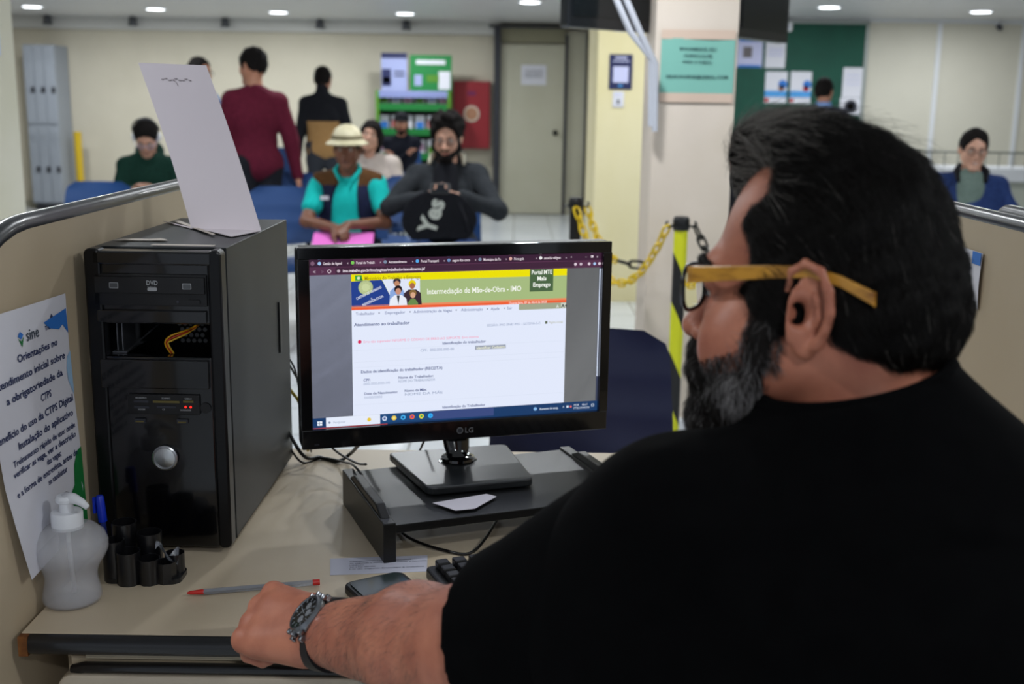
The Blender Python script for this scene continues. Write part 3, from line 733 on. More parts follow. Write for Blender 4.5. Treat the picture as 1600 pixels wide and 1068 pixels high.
    if hair == 'short': F = hairf(.0085); F.wrinkle(.0025, 110, 2); F.mesh('hair', hm, root)
    elif hair == 'curly':
        F = hairf(.020, -.06, fr=(0, .125, -.012), frr=(.105, .095, .104))
        for i in range(60):
            a = RNG.random()*2*PI; z = RNG.random()*.9+.05; r = math.sqrt(1-z*z*.9)
            if math.sin(a) > .35 and z < .52: continue
            F.ell(H @ TR((r*math.cos(a)*.088, -.012+r*math.sin(a)*.105 if math.sin(a) < .75 else .07, .055+z*.10)), (.02, .02, .02), .012)
        F.wrinkle(.003, 120, 2); F.mesh('hair', hm, root)
    elif hair == 'long':
        F = hairf(.014, -.2, fr=(0, .118, -.03), frr=(.074, .088, .104))
        for q in (-1, 1): F.cap(H @ Vector((q*.07, -.03, .03)), H @ Vector((q*.085, -.02, -.2)), .03*s, .028*s, .03)
        F.cap(H @ Vector((0, -.07, .0)), H @ Vector((0, -.08, -.2)), .06*s, .05*s, .03); F.wrinkle(.003, 90, 2); F.mesh('hair', hm, root)
    elif hair == 'cap':
        hairf(.006).mesh('hair', hm, root)
        F = Field(hl, hh_, .007); F.ell(H @ TR((0, -.012, .055)), (.09, .112, .092), .01); F.cut(H @ Vector((0, 0, .04)), H.to_3x3() @ Vector((0, 0, -1)))
        F.cap(H @ Vector((-.03, .12, .042)), H @ Vector((.03, .12, .042)), .045*s, None, .02, flat=(H.to_3x3() @ Vector((0, 0, 1)), 5)); F.mesh('cap', cloth('cap_black', '15161c'), root)
    elif hair == 'hat':
        hairf(.005).mesh('hair', hm, root)
        F = Field(hl, hh_, .006); F.ell(H @ TR((0, -.008, .070)), (.092, .112, .086), .01); F.cut(H @ Vector((0, 0, .052)), H.to_3x3() @ Vector((0, .12, -1)))
        mb = MB(); mb.lathe([(.07, .03), (.092, .033), (.112, .020), (.132, .004), (.130, -.001), (.108, .013), (.09, .026), (.07, .024)], seg=40, M=H @ TR((0, -.005, .034)), sy=1.12)
        hat = F.mesh('bucket_hat', mat('hat_cloth', 'a8a082', .8, c2='c8c0a4', ns=14, bump=.3, bs=200), root)
        mb.build('brim', MATS['hat_cloth'], hat, smooth=True, world=True)
        MB().lathe([(.092, 0), (.097, .0), (.097, .022), (.092, .022)], seg=40, M=H @ TR((0, -.005, .066)), sy=1.16).build('hat_band', mat('hat_band', '7d745a', .8), hat, smooth=True, world=True)
    if hair != 'cap' or True:
        ey = MB(); ir = MB()
        for q in (-1, 1):
            ey.sphere((q*.031, .079, .006), .0115, M=H, u=12, v=8); ir.sphere((q*.031, .0875, .005), .0052, M=H, u=10, v=6)
        e_ = ey.build('eyes', mat('eye_white', 'b8b0a8', .2), root, smooth=True, world=True); ir.build('irises', mat('iris', '1c120c', .15), e_, smooth=True, world=True)
        br = MB()
        for q in (-1, 1): br.tube([H @ Vector((q*.014, .096, .024)), H @ Vector((q*.032, .093, .031)), H @ Vector((q*.05, .078, .026))], [.0035*s, .004*s, .002*s], 8)
        br.build('eyebrows', hm, root, smooth=True, world=True)
        MB().sphere((0, .0935, -.0655), (.021, .008, .0065), M=H).build('lips', mat('lip_'+skin.name, '8a4a44' if skin is not sk_dk else '4a2a28', .4), root, smooth=True, world=True)
    if beard:
        F = Field(hl, hh_, .006); e = beard
        for q in (-1, 1): F.cap(H @ Vector((q*.056, .012, -.04)), H @ Vector((q*.014, .08, -.100)), (.021+e)*s, (.019+e)*s, .02); F.cap(H @ Vector((q*.066, .01, -.005)), H @ Vector((q*.06, .012, -.045)), (.012+e*.5)*s, (.02+e)*s, .02)
        F.cap(H @ Vector((-.02, .094, -.048)), H @ Vector((.02, .094, -.048)), .009*s, None, .01)
        F.ell(H @ TR((0, .078, -.10)), (.026+e, .022+e, .022+e), .02); F.ell(H @ TR((0, .106, -.064)), (.02, .014, .0065), .004, 's')
        F.wrinkle(.002, 150, 4); F.mesh('beard', hm, root)
    return dict(root=root, L=L, H=H, f=f, l=l, u=u, nk=nk, wp=wp, el=el, sh=sh, chest=chest, lo=lo, hi=hi, torso=torso, knee=knee, s=s, arm=arm)
def spectacles(H, lab, m_, w_=.03, hgt=.017):
    t = thing('eyeglasses', lab, 'glasses', H @ Vector((0, .1, .008)))
    fr = MB(); ln = MB()
    for q in (-1, 1):
        pts = [H @ Vector((q*.033+math.cos(a)*w_*.8*(1 if abs(math.cos(a)) > .3 else .9), .108-.006*abs(math.cos(a))*(1 if math.cos(a)*q > 0 else 0), .004+math.sin(a)*hgt)) for a in [2*PI*i/16 for i in range(16)]]
        fr.tube(pts, .0016, 6, closed=True); ln.add(pts, [tuple(range(16))])
        fr.tube([H @ Vector((q*.058, .102, .01)), H @ Vector((q*.077, .085, .012)), H @ Vector((q*.083, .0, .014))], .0018, 6)
    fr.tube([H @ Vector((-.01, .108, .009)), H @ Vector((.01, .108, .009))], .0016, 6)
    fr.build('frame', m_, t, smooth=True, world=True)
    ln.build('lenses', mat('lens_glass', 'ffffff', .02, trans=1, ior=1.02), t, world=True)
    return t

bk = cloth('cloth_black', '14151a', '1a1b21'); jean = cloth('denim_blue', '1d3160', '27406f'); dkp = cloth('trouser_dark', '17181e', '1e2027')
def X(px, Y): return at(px, 300, Y).x
# man in the bucket hat
Z = Vector((0, 0, 1))
p = person('seated man in a pale bucket hat, turquoise polo and dark vest', X(541, 6.45), 6.55, -90, 'sit', s=.925, head=(0, 2, 0), skin=sk_dk, hair='hat', top=cloth('polo_teal', '10a8a4', '14b4ae'), trousers=dkp,
           wL=(.04, .33, .745), wR=(-.04, .35, .73), sleeve='short', h=.007, hdir={1: Vector((-.75, -.6, -.3)), -1: Vector((.75, -.6, -.3))}, palm={1: Vector((0, .2, -1)), -1: Vector((0, .2, -1))}, curl=(.5, .6, .5), lean=.02, belly=.05,
           poles={1: Vector((.9, .3, -.3)), -1: Vector((-.9, .3, -.3))})
F = Field(p['lo'], p['hi'], .010); p['torso'](F, .024); nk, l, f, u = p['nk'], p['l'], p['f'], p['u']
F.cap(nk+f*.16-u*.0, nk+f*.20-u*.46, .055, .10, .02, flat=(f, .35), op='s'); F.cap(nk+u*.02+f*.03, nk+u*.1+f*.03, .075, .08, .01, op='s')
for q in (1, -1): F.cap(p['sh'][q]+l*q*.055, p['sh'][q]+l*q*.045-u*.12, .055, .06, .02, op='s')
F.cut((0, 0, .52), (0, 0, -1))
vm = [cloth('vest_navy', '161a30', '1c2140'), cloth('vest_brown', '4a3018', '56391e')]
F.wrinkle(.003, 24, 8).mesh('vest', vm, p['root'], sel=lambda c: (c[:, 2] > nk.z-.085).astype(int))
for q in (1, -1): MB().tube([nk+l*q*.055-f*.03+u*.03, nk+l*q*.07+f*.045+u*.0, nk+l*q*.035+f*.115-u*.055], [.010, .013, .006], 8).build('shirt_collar', MATS['polo_teal'], p['root'], smooth=True, world=True)
MB().box(tuple(nk+l*-.115+f*.155-u*.15), (.045, .012, .02)).build('vest_label', m_paper, p['root'], world=True)
hz = Vector((X(536, 6.22), 6.20, .605))
hz.z += .012
fo = thing('folder', 'bright pink paper folder under the hands of the man in the bucket hat', 'folder', hz, .08)
MB().box((0, 0, 0), (.33, .17, .006), M=RX(.30)).build('cover', mat('pink_card', 'e070c8', .6), fo); MB().box((0, 0, -.006), (.32, .16, .003), M=RX(.30)).build('inner_sheet', m_paper, fo)

# man with the phone
p = person('seated bearded man in a charcoal jacket looking down at his phone', X(697, 6.4), 6.55, -93, 'sit', s=.985, head=(0, 10, 0), skin=sk_lt, hair='curly', beard=.006, top=cloth('jacket_charcoal', '23262a', '2c2f33'), trousers=jean,
           wL=(.10, .31, .865), wR=(-.10, .32, .865), h=.007, hdir={1: Vector((-.85, -.45, .25)), -1: Vector((.85, -.45, .25))}, palm={1: Vector((-.5, .3, 1)), -1: Vector((.5, .3, 1))}, curl=(.5, .7, .4), lean=.03, belly=.06,
           poles={1: Vector((.9, .1, -.5)), -1: Vector((-.9, .1, -.5))}, collar='hood')
spectacles(p['H'], 'thin dark glasses on the bearded man with the phone', m_dark)
nk, l, f, u, L = p['nk'], p['l'], p['f'], p['u'], p['L']
F = Field(p['lo'], p['hi'], .010); F.cap(nk+f*.075-u*.06, nk+f*.13-u*.38, .07, .10, .02, flat=(f, 1.2)); F.mesh('shirt_front', cloth('shirt_dark', '16171d'), p['root'])
for q in (1, -1): MB().tube([nk+l*q*.06-f*.05+u*.05, nk+l*q*.09-f*.0+u*.025, nk+l*q*.10+f*.05-u*.015], [.012, .018, .010], 8).build('fleece_trim', mat('fleece', 'b0aa98', .9, bump=.5, bs=300), p['root'], smooth=True, world=True)
q = (p['wp'][1]+p['wp'][-1])/2+f*.055+u*.05
t = thing('smartphone', 'black phone in the hands of the bearded seated man', 'phone', q, -.05)
o = MB().rbox((0, 0, 0), (.105, .066, .009), .01, M=RX(.9)).build('phone_case', m_black, t); MB().box((0, 0, .006), (.095, .056, .002), M=RX(.9)).build('screen', mat('phone_glass', '10141a', .1), t)
F = Field([L(-.3, 0, .5)[i]-.4 for i in range(3)], [L(.3, .3, .9)[i]+.4 for i in range(3)], .009)
bc = Vector((X(687, 6.22), 6.17, .735)); F.cap(bc-l*.08, bc+l*.08, .125, None, .04, flat=(u, .95)); F.cap(bc-l*.05+u*.06, bc+l*.05+u*.06, .085, None, .05); F.cut((0, 0, .625), (0, 0, -1)); F.wrinkle(.004, 30, 9)
bp = thing('backpack', 'soft black backpack with pale lettering on the lap of the man with the phone', 'backpack', (bc.x, bc.y, .60)); F.mesh('bag', bk, bp)
MB().text('Yes', .13, TR(bc+Vector((.01, -.128, .02))) @ RX(PI/2+.1) @ RZ(1.25), bold=.035).build('lettering', mat('pale_print', 'b8bcb4', .7), bp, world=True)
MB().tube([bc+l*.1+u*.1-f*.02, bc+l*.15+u*.0+f*.02, bc+l*.16-u*.06], .012, 8).build('strap', bk, bp, smooth=True, world=True)

# man in maroon
p = person('standing man in a maroon long-sleeved sweater seen from behind', X(402, 8.0), 8.0, 116, 'stand', s=1.0, shw=.162, shd=.108, head=(30, 4, 0), skin=sk_mid, top=cloth('sweater_maroon', '551528', '611b30'), trousers=dkp,
           wR=(-.30, .0, .80), wL=(.12, .28, 1.02), belly=.1)
MB().lathe([(.135, 0), (.14, 0), (.14, .035), (.135, .035)], seg=30, M=TR(p['L'](0, .01, .885)), sy=.85).build('belt', cloth('belt_brown', '4c3424'), p['root'], smooth=True, world=True)
# man behind the card
p = person('standing man in a light blue shirt partly hidden by the white card', X(318, 9.3), 9.3, -25, 'stand', s=.985, head=(-10, 0, 0), skin=sk_mid, top=cloth('shirt_blue', '6f8cc0', '7b98ca'), trousers=dkp, wR=(-.2, .25, 1.0), belly=.08)
spectacles(p['H'], 'dark glasses on the man in the light blue shirt', m_dark)
# man in tan and black jacket
p = person('standing man in a black jacket with a tan lower back', X(508, 11.2), 11.2, 95, 'stand', s=.985, shd=.105, head=(-12, 6, 0), skin=sk_mid, top=[bk, cloth('tan_cloth', 'a07a4c', 'a98356')], trousers=cloth('trouser_grey', '33363d'),
           wL=(.27, .02, .78), wR=(-.25, .1, .84), belly=.14, collar='high', topsel=lambda c, L, l, f: ((c[:, 2] < 1.17) & (np.abs((c-np.array(L(0, 0, 0))) @ np.array(l)) < .155)).astype(int))
# man in green hoodie
p = person('seated man in a dark green hoodie bending his head down', X(238, 8.1), 8.1, -80, 'sit', s=.96, head=(0, 42, 0), skin=sk_lt, top=cloth('hoodie_green', '0f2c24', '14362c'), trousers=dkp, lean=.12, collar='hood', belly=.1,
           wL=(.07, .35, .78), wR=(-.07, .35, .78))
spectacles(p['H'], 'clear glasses on the man in the green hoodie', m_lil)
t = thing('headphones', 'white headphones on the man in the green hoodie', 'headphones', p['H'] @ Vector((0, 0, .1)))
for q in (-1, 1): MB().sphere((q*.088, -.005, -.0), (.016, .03, .034), M=p['H']).build('ear_cup', m_white, t, smooth=True, world=True)
MB().tube([p['H'] @ Vector((math.cos(a)*.094, -.03, .035+math.sin(a)*.115)) for a in [PI*i/14 for i in range(15)]], .006, 8).build('headband', m_dark, t, smooth=True, world=True)
# woman
p = person('seated woman with long dark hair in a pale sweater, head tilted', X(585, 8.6), 8.6, -98, 'sit', s=.93, head=(12, -10, -14), skin=sk_lt, hair='long', top=cloth('sweater_cream', 'b6aaa2', 'c4b8b0'), trousers=jean, wL=(.1, .25, .75), wR=(-.1, .25, .75), tilt=-.03)
# man in cap
p = person('seated man in a black cap and jacket with folded arms by the rack', X(628, 12.8), 12.8, -88, 'sit', s=.95, skin=sk_mid, hair='cap', top=cloth('jacket_night', '11141e', '171b27'), trousers=dkp, wL=(-.1, .22, .84), wR=(.1, .24, .86), beard=.004, collar='high')
# man at the noticeboard
p = person('man in a dark jacket standing with his back turned at the noticeboard', X(1277, 10.5), 10.5, 82, 'stand', s=.952, head=(-25, 0, 0), skin=sk_mid, top=cloth('jacket_navy', '151a2c', '1b2136'), trousers=dkp)
MB().lathe([(.062, 0), (.075, 0), (.066, .05), (.058, .05)], seg=24, M=TR(p['nk']+Vector((0, 0, -.02)))).build('shirt_collar', MATS['shirt_blue'], p['root'], smooth=True, world=True)
# person behind the column edge
p = person('dark haired seated person mostly hidden by the wide column', X(1151, 8.0), 8.0, -130, 'sit', s=.9, skin=sk_mid, top=bk, trousers=dkp, head=(-10, 10, 0))
# smiling man at the right
p = person('smiling seated man with dark glasses, grey shirt and blue jacket', X(1514, 6.85), 6.85, -104, 'sit', s=.95, head=(4, 6, -3), skin=sk_lt, top=cloth('jacket_blue', '1c2c58', '263a68'), trousers=jean, belly=.22, lean=.0, wL=(.2, .3, .7), wR=(-.15, .33, .7), collar=None)
spectacles(p['H'], 'dark framed glasses on the smiling man at the right', m_dark)
nk, l, f, u = p['nk'], p['l'], p['f'], p['u']
F = Field(p['lo'], p['hi'], .010); F.cap(nk+f*.055-u*.045, nk+f*.14-u*.4, .075, .12, .02, flat=(f, 1.2)); F.cap(nk+f*.01, p['H'] @ Vector((0, 0, -.03)), .06, .07, .01, op='s'); F.wrinkle(.003, 25, 3).mesh('shirt', cloth('shirt_sage', '5f6f68', '6a7a73'), p['root'])
for q in (1, -1): MB().tube([nk+l*q*.06-f*.04+u*.03, nk+l*q*.085+f*.04+u*.0, nk+l*q*.075+f*.10-u*.06], [.016, .02, .012], 8).build('jacket_collar', bk, p['root'], smooth=True, world=True)
MB().sphere((0, .0965, -.0655), (.016, .006, .004), M=p['H']).build('teeth', mat('teeth', 'd8d2c8', .3), p['root'], smooth=True, world=True)
# ================================================================== THE DESK
def atx(px, py, X_):
    d = FW + RT * ((px - 800) / FPX) + UP * ((534 - py) / FPX)
    return Vector((0, 0, CH)) + d * (X_ / d.x)
DZ = .74
m_desk = mat('desk_laminate', 'c6b69d', .42, c2='cbbba3', ns=6, bump=.02, bs=500)
m_part = mat('partition_laminate', 'b9a88d', .5, c2='beae94', ns=5, bump=.03, bs=400)
m_rim = mat('rim_vinyl', '202227', .3, coat=.3)
m_edge = mat('edge_black', '111114', .28, coat=.3)
m_chip = mat('chipboard', '8a5626', .8, c2='5c3212', ns=60)
DX0, DX1, DY0, DY1 = -.574, .645, 1.228, 1.965
dk = thing('desk', 'beige laminate desk with a rounded black front edge', 'desk', (0, 1.58, 0))
MB().box(((DX0+DX1)/2, (DY0+DY1)/2, DZ-.0125), (DX1-DX0, DY1-DY0, .025)).build('worktop', m_desk, dk, bevel=.0015, world=True)
ep = [(DY0-.002-.011*math.cos(a), DZ-.0125+.0125*math.sin(a)) for a in [PI/2-PI*i/10 for i in range(11)]]
e_ = MB(); n = len(ep); vs = [(DX0+.012, y, z) for y, z in ep]+[(DX1, y, z) for y, z in ep]
e_.add(vs, [(i, i+1, n+i+1, n+i) for i in range(n-1)]+[tuple(range(n)), tuple(range(n, 2*n))[::-1], (n-1, 0, n, 2*n-1)])
e_.build('edge_band', m_edge, dk, smooth=True, world=True)
MB().box((DX0+.0055, DY0-.005, DZ-.013), (.011, .011, .024)).build('bare_corner', m_chip, dk, world=True)
for x_ in (DX0+.03, DX1-.03): MB().box((x_, 1.62, (DZ-.026)/2), (.03, .6, DZ-.026)).build('side_panel', m_part, dk, world=True)
MB().box(((DX0+DX1)/2, 1.9, .42), (DX1-DX0-.1, .02, .55)).build('modesty_panel', m_part, dk, world=True)
# drawer pedestal under the left end
dw = thing('drawer_unit', 'beige drawer unit under the left end of the desk', 'drawer unit', (-.33, 1.45, 0))
wx0, wx1, wy = DX0+.048, -.10, 1.250
MB().box(((wx0+wx1)/2, wy+.22, .37), (wx1-wx0, .44, .66)).build('body', m_part, dw, bevel=.001, world=True)
MB().box(((wx0+wx1)/2+.01, wy-.004, .7075), (wx1-wx0-.022, .008, .013)).build('top_rail', mat('drawer_cream', 'b7ab93', .45), dw, world=True)
for k, (z0, z1) in enumerate(((.49, .686), (.28, .475), (.06, .265))):
    d_ = MB().rbox(((wx0+wx1)/2, wy-.012, (z0+z1)/2), (wx1-wx0+.02, .02, z1-z0), .018, axis='y').build('drawer', mat('drawer_face', 'bdb09c', .4), dw, bevel=.003, world=True)
    MB().tube([(wx0+.006, wy-.008, z1+.000), (wx0+.022, wy-.014, z1+.007), (wx1-.022, wy-.014, z1+.007), (wx1, wy-.008, z1+.000)], .007, 10).build('finger_pull', m_edge, d_, smooth=True, world=True)

# partitions
def partition(lab, X_, y0, y1, ztop, r, side, low=.05, rm=.0125, endr=0):
    t = thing('office_partition', lab, 'partition', (X_, (y0+y1)/2, 0))
    arc = [(y0+r-r*math.cos(a), ztop-r+r*math.sin(a)) for a in [PI/2*i/12 for i in range(13)]]
    end = [(y1-endr+endr*math.sin(a), ztop-endr+endr*math.cos(a)) for a in [PI/2*i/8 for i in range(9)]] if endr else [(y1, ztop)]
    out = [(y0, low)]+arc+end+[(y1, low)]
    T = Matrix(((0, 0, 1, X_), (1, 0, 0, 0), (0, 1, 0, 0), (0, 0, 0, 1)))
    MB().prism(out, -side*.022 if side > 0 else 0, 0 if side > 0 else .022, M=T).build('panel', m_part, t, world=True)
    mid = X_-side*.011
    path = [(mid, y0, low)]+[(mid, y, z) for y, z in arc]+[(mid, y, z) for y, z in end]
    if endr: path.append((mid, y1, low))
    MB().tube(path, rm, 12).build('rim', m_rim, t, smooth=True, world=True)
    for yy in (y0+.1, y1-.1): MB().box((mid, yy, .025), (.06, .05, .05)).build('foot', m_dark, t, world=True)
    return t
PX = -.582
partition('beige partition with a black rounded rim left of the computer tower', PX, 1.09, 2.05, 1.208, .26, 1)
partition('beige partition with a black rim behind the head at the right', .668, .9, 2.02, 1.208, .2, -1)
partition('partition of the next booth, its rim just behind the right one', .737, 1.0, 1.735, 1.208, .2, -1, endr=.03)

# poster on the left partition
cTR = atx(100, 458, PX+.002); cTL = atx(-54, 506, PX+.002); cBR = atx(134, 812, PX+.002); cBL = atx(33, 905, PX+.002)
cBL.z -= .0; LIFT = .012
def pmap(u, v, off=0):                               # u from left, v from top
    p = (cTL*(1-u)+cTR*u)*(1-v)+(cBL*(1-u)+cBR*u)*v
    bulge = .004*math.sin(PI*v)*(.5+.5*math.cos(3*u))+LIFT*max(0, v-.62)/.38*(1-u)**1.5+.0015*math.sin(6*v+3*u)+.0015
    return Vector((PX+.002+bulge+off, p.y, p.z))
po = thing('poster', 'portrait information sheet taped to the left partition above the sanitizer bottle', 'poster', (PX+.004, 1.3, .95))
o = MB().sheet(lambda u, v: pmap(u, v), 20, 30, th=-.0003).build('sheet', m_paper, po, smooth=True, world=True)
def ptext(tx, u, v, size, wd=None, al='CENTER', bold=.02, tgt=None):
    (tgt or pt).text(tx, size, Matrix.Identity(4), 0, al, bold, fn=lambda q: pmap(u+q.x/.205, v-q.y/.30, .0008), width=wd)
pt = MB()
for tx, u, v, s_, wd in (('Orientações no', .60, .195, .0125, .10), ('atendimento inicial sobre', .50, .262, .0125, .175), ('a obrigatoriedade da', .52, .327, .0125, .145), ('CTPS', .63, .385, .0125, None), ('Benefício do uso da CTPS Digital', .47, .452, .0125, .205),
        ('Instalação do aplicativo', .58, .512, .0125, .15), ('Treinamento rápido de uso: onde', .54, .565, .0105, .17), ('verificar as vaga, ver a descrição', .53, .605, .0105, .172), ('das vagas;', .62, .643, .0105, None), ('e a forma de entrevista, antes de', .52, .683, .0105, .172), ('se candidatar', .63, .722, .0105, None)):
    ptext(tx, u, v, s_, wd)
pt.build('lettering', mat('poster_ink', '2a3560', .6), po, world=True)
lg = MB(); ptext('sine', .56, .13, .019, None, 'CENTER', .01, lg); lg.build('logo_lettering', mat('logo_grey', '3c4654', .6), po, world=True)
lg = MB(); ptext('Casa do', .80, .095, .006, None, 'CENTER', .01, lg); ptext('Trabalhador', .80, .118, .0075, None, 'CENTER', .03, lg); lg.build('small_lettering', MATS['poster_ink'], po, world=True)
def pblob(uv, off): return [pmap(a, b, off) for a, b in uv]
sh = MB()
def fan(uv, mi, off=.0008):
    n_ = len(uv); sh.add(pblob(uv, off), [tuple(range(n_))], mi)
fan([(.70, .085), (.985, .06), (.995, .165), (.93, .12), (.88, .135), (.82, .125), (.76, .115)], 0)
fan([(1, .24), (.955, .26), (.935, .31), (.94, .36), (.97, .40), (.995, .43)], 3)
fan([(1.0, .66), (.93, .67), (.87, .72), (.84, .80), (.76, .83), (.70, .90), (.68, 1.0), (1, 1.0)], 1)
fan([(.40, .10), (.43, .085), (.46, .10), (.43, .115)], 0); fan([(.40, .108), (.43, .123), (.46, .108), (.43, .145)], 1)
fan([(.77, .085), (.80, .06), (.83, .085)], 2)
pmats = [m_pblue, m_pgreen, MATS['poster_ink'], mat('print_pale_blue', '9cc0e0', .6)]; off_ = 0
for f_, mi_ in zip(sh.f, sh.m): MB().add([sh.v[i] for i in f_], [tuple(range(len(f_)))], 0).build('printed_shape', pmats[mi_], po, world=True)

# sheet on the right partition
XR = .6655; rTR = atx(1537, 396, XR); rBR = atx(1528, 483, XR)
yA = rTR.y; zt = rTR.z; zb = rBR.z; PW = .15
po = thing('poster', 'small information sheet taped to the right partition, behind the head', 'poster', (XR, yA+.08, zb))
MB().sheet(lambda u, v: (XR-.001-.002*math.sin(PI*v), yA+PW*(1-u), zb+(zt-zb)*v), 6, 6, th=.0003).build('sheet', m_paper, po, world=True)
def rq(u0, u1, v0, v1, mb, mi): mb.add([(XR-.0035, yA+PW*(1-u), zb+(zt-zb)*v) for u, v in ((u0, v0), (u1, v0), (u1, v1), (u0, v1))], [(0, 1, 2, 3)], mi)
mb = MB(); rq(.80, 1, .78, 1, mb, 0); rq(.78, .95, 0, .08, mb, 1)
tm = Matrix(((0, 0, -1, XR-.0036), (-1, 0, 0, 0), (0, 1, 0, 0), (0, 0, 0, 1)))
for tx, z, s_ in (('sine', .86, .011), ('Você sabia que o', .66, .0085), ('emprega não só?', .46, .0085), ('para o trabalhador', .38, .0085), ('saiba mais', .18, .008)):
    mb.text(tx, s_, TR((0, yA+PW*.38, zb+(zt-zb)*z)) @ tm, 2, 'CENTER', .02)
mb.build('print', [m_pblue, m_pgreen, MATS['poster_ink']], po, world=True)

# ------------------------------------------------------------------ computer tower
TX, TY, TW, TD, TH = -.5668, 1.486, .182, .406, .424
m_case = mat('case_dark_grey', '25282a', .42, c2='2a2d2f', ns=8, metal=.3, bump=.04, bs=700)
m_gloss = mat('gloss_black', '060608', .14, coat=.5, spec=.45)
m_pl = mat('case_black', '0d0d0f', .35)
tw = thing('computer_tower', 'tall black computer tower with a glossy front and an open drive bay', 'computer', (TX+TW/2, TY, DZ), -.0142)
hw = TW/2
cs = MB(); t_ = .004                                 # case as a shell, open at the front
cs.box((0, TD/2+.012, TH-.002-.001), (TW-.004, TD-.024, t_)).box((0, TD/2+.012, .012), (TW-.004, TD-.024, t_))
for s in (-1, 1): cs.box((s*(hw-.004), TD/2+.012, TH/2+.004), (t_, TD-.024, TH-.012))
cs.box((0, TD-.004, TH/2+.004), (TW-.006, t_, TH-.014)).build('case', m_case, tw, bevel=.0012)
MB().box((hw-.0010, TD-.075, TH*.60), (.003, .014, .085)).build('side_grip', m_pl, tw, bevel=.001)
for s in (-1, 1):
    for yy in (.05, TD-.05): MB().lathe([(.012, 0), (.013, .010), (0, .010)], c=(s*(hw-.02), yy, 0), seg=16).build('foot', m_black, tw, smooth=True)
fp = MB()                                            # front panel: two cheeks, the bars between the bays, lower front
fz = lambda v: TH*(1-v)                              # v from top
OP0, OP1 = .238, .343                                # open bay
FWD = .026
for x_, w_ in ((-hw+.011, .022), (hw-.009, .018)): MB().rbox((x_, 0, TH/2+.004), (w_, FWD, TH-.008), .008, axis='y').build('front_cheek', mat('cheek_black', '070709', .3, spec=.35), tw, bevel=.003)
fp.box((0, 0, fz(.028)), (TW-.022, FWD, .018)).box((0, 0, (fz(.04)+fz(OP0))/2), (TW-.036, FWD-.010, fz(.04)-fz(OP0))).box((0, 0, (fz(OP1)+.008)/2), (TW-.036, FWD-.008, fz(OP1)-.008))
f_ = fp.build('front_panel', m_gloss, tw, bevel=.0025)
# optical drive
od = MB().box((-.004, -.010, fz(.128)), (.150, .006, .042)).build('optical_drive', m_pl, tw, bevel=.0008)
MB().box((-.004, -.0145, fz(.112)), (.146, .004, .022)).build('drive_tray', m_pl, od, bevel=.0008)
MB().rbox((.054, -.0145, fz(.163)), (.016, .003, .006), .0015, axis='y').build('eject_button', m_pl, od)
MB().lathe([(0, 0), (.0018, 0), (.0018, .001)], c=(0, 0, 0), seg=12, M=TR((.032, -.0132, fz(.163))) @ RX(PI/2)).build('pinhole', m_dark, od)
im = MB(); im.text('DVD', .0085, XZ(0, -.0168, fz(.110)), bold=.02, width=.015); im.text('ReWritable', .003, XZ(0, -.0168, fz(.119)), width=.012)
for x_ in (-.051, .046): im.rbox((x_, -.0168, fz(.113)), (.012, .0004, .008), .001, axis='y'); 
for x_ in (-.051, .046): im.rbox((x_, -.0172, fz(.113)), (.010, .0004, .006), .001, axis='y', mi=1)
im.rbox((0, -.0168, fz(.124)), (.013, .0004, .0045), .002, axis='y')
im.build('drive_print', [mat('print_silver', '8b8d90', .4), mat('print_silver_dark', '4a4c4f', .4)], od)
for v0, v1 in ((.165+.028, .232), (.352, .445)): MB().rbox((-.004, -.0105, (fz(v0)+fz(v1))/2), (.146, .006, fz(v0)-fz(v1)), .002, axis='y').build('bay_cover', m_gloss, tw, bevel=.0012)
# inside the open bay
def curve_through(P, m_=6):
    P = [Vector(p) for p in P]; out = []
    for i in range(len(P)-1):
        a, b, c, d = P[max(i-1, 0)], P[i], P[i+1], P[min(i+2, len(P)-1)]
        out += [.5*((2*b)+(c-a)*t+(2*a-5*b+4*c-d)*t*t+(3*b-a-3*c+d)*t**3) for t in [k/m_ for k in range(m_)]]
    return out+[P[-1]]
ins = thing_inner = MB()
for x_ in (-.062, -.055): ins.box((x_, .05, fz(.29)), (.0015, .07, .04))
ins.box((-.058, .05, fz(.34)), (.02, .08, .0015)).add([(-.05, .02, fz(.335)), (-.02, .12, fz(.255)), (-.02, .12, fz(.262)), (-.05, .02, fz(.342))], [(0, 1, 2, 3)])
ins.build('drive_cage', mat('bare_metal', '7d8086', .35, metal=.8), tw)
hv = MB()
for r_ in range(5):
    for c_ in range(5):
        if r_+c_ > 2: hv.lathe([(0, 0), (.0026, 0), (.0026, .0005)], seg=6, M=TR((.040+.0062*c_+(.003 if r_ % 2 else 0), TD-.0075, fz(.285)-.0062*r_-.01+.02)) @ RX(PI/2))
for r_ in range(4):
    for c_ in range(5): hv.lathe([(0, 0), (.0034, 0), (.0034, .0005)], seg=6, M=TR((-.022+.0085*c_+(.004 if r_ % 2 else 0), .16, fz(.252)-.026-.0085*r_)) @ RX(PI/2))
hv.build('vent_holes', mat('vent_light', 'aeb0b4', .5), tw)
for j, (c_, nm) in enumerate((('d8a018', 'yellow wire'), ('b03018', 'red wire'), ('e0b030', 'yellow wire lower'))):
    MB().tube(curve_through([(.050-.003*j, .10, fz(.250)), (.034, .03, fz(.268)-.002*j), (.012+.001*j, .012, fz(.285)-.003*j), (.004+.002*j, .012, fz(.31)), (.010+.002*j, .016, fz(.345))]), .0013, 8).build('wire', mat('wire_%d' % j, c_, .4), tw, smooth='all')
MB().box((0, .18, TH/2), (TW-.02, .002, TH-.03)).build('inner_plate', mat('inner_dark', '0a0a0b', .7), tw)
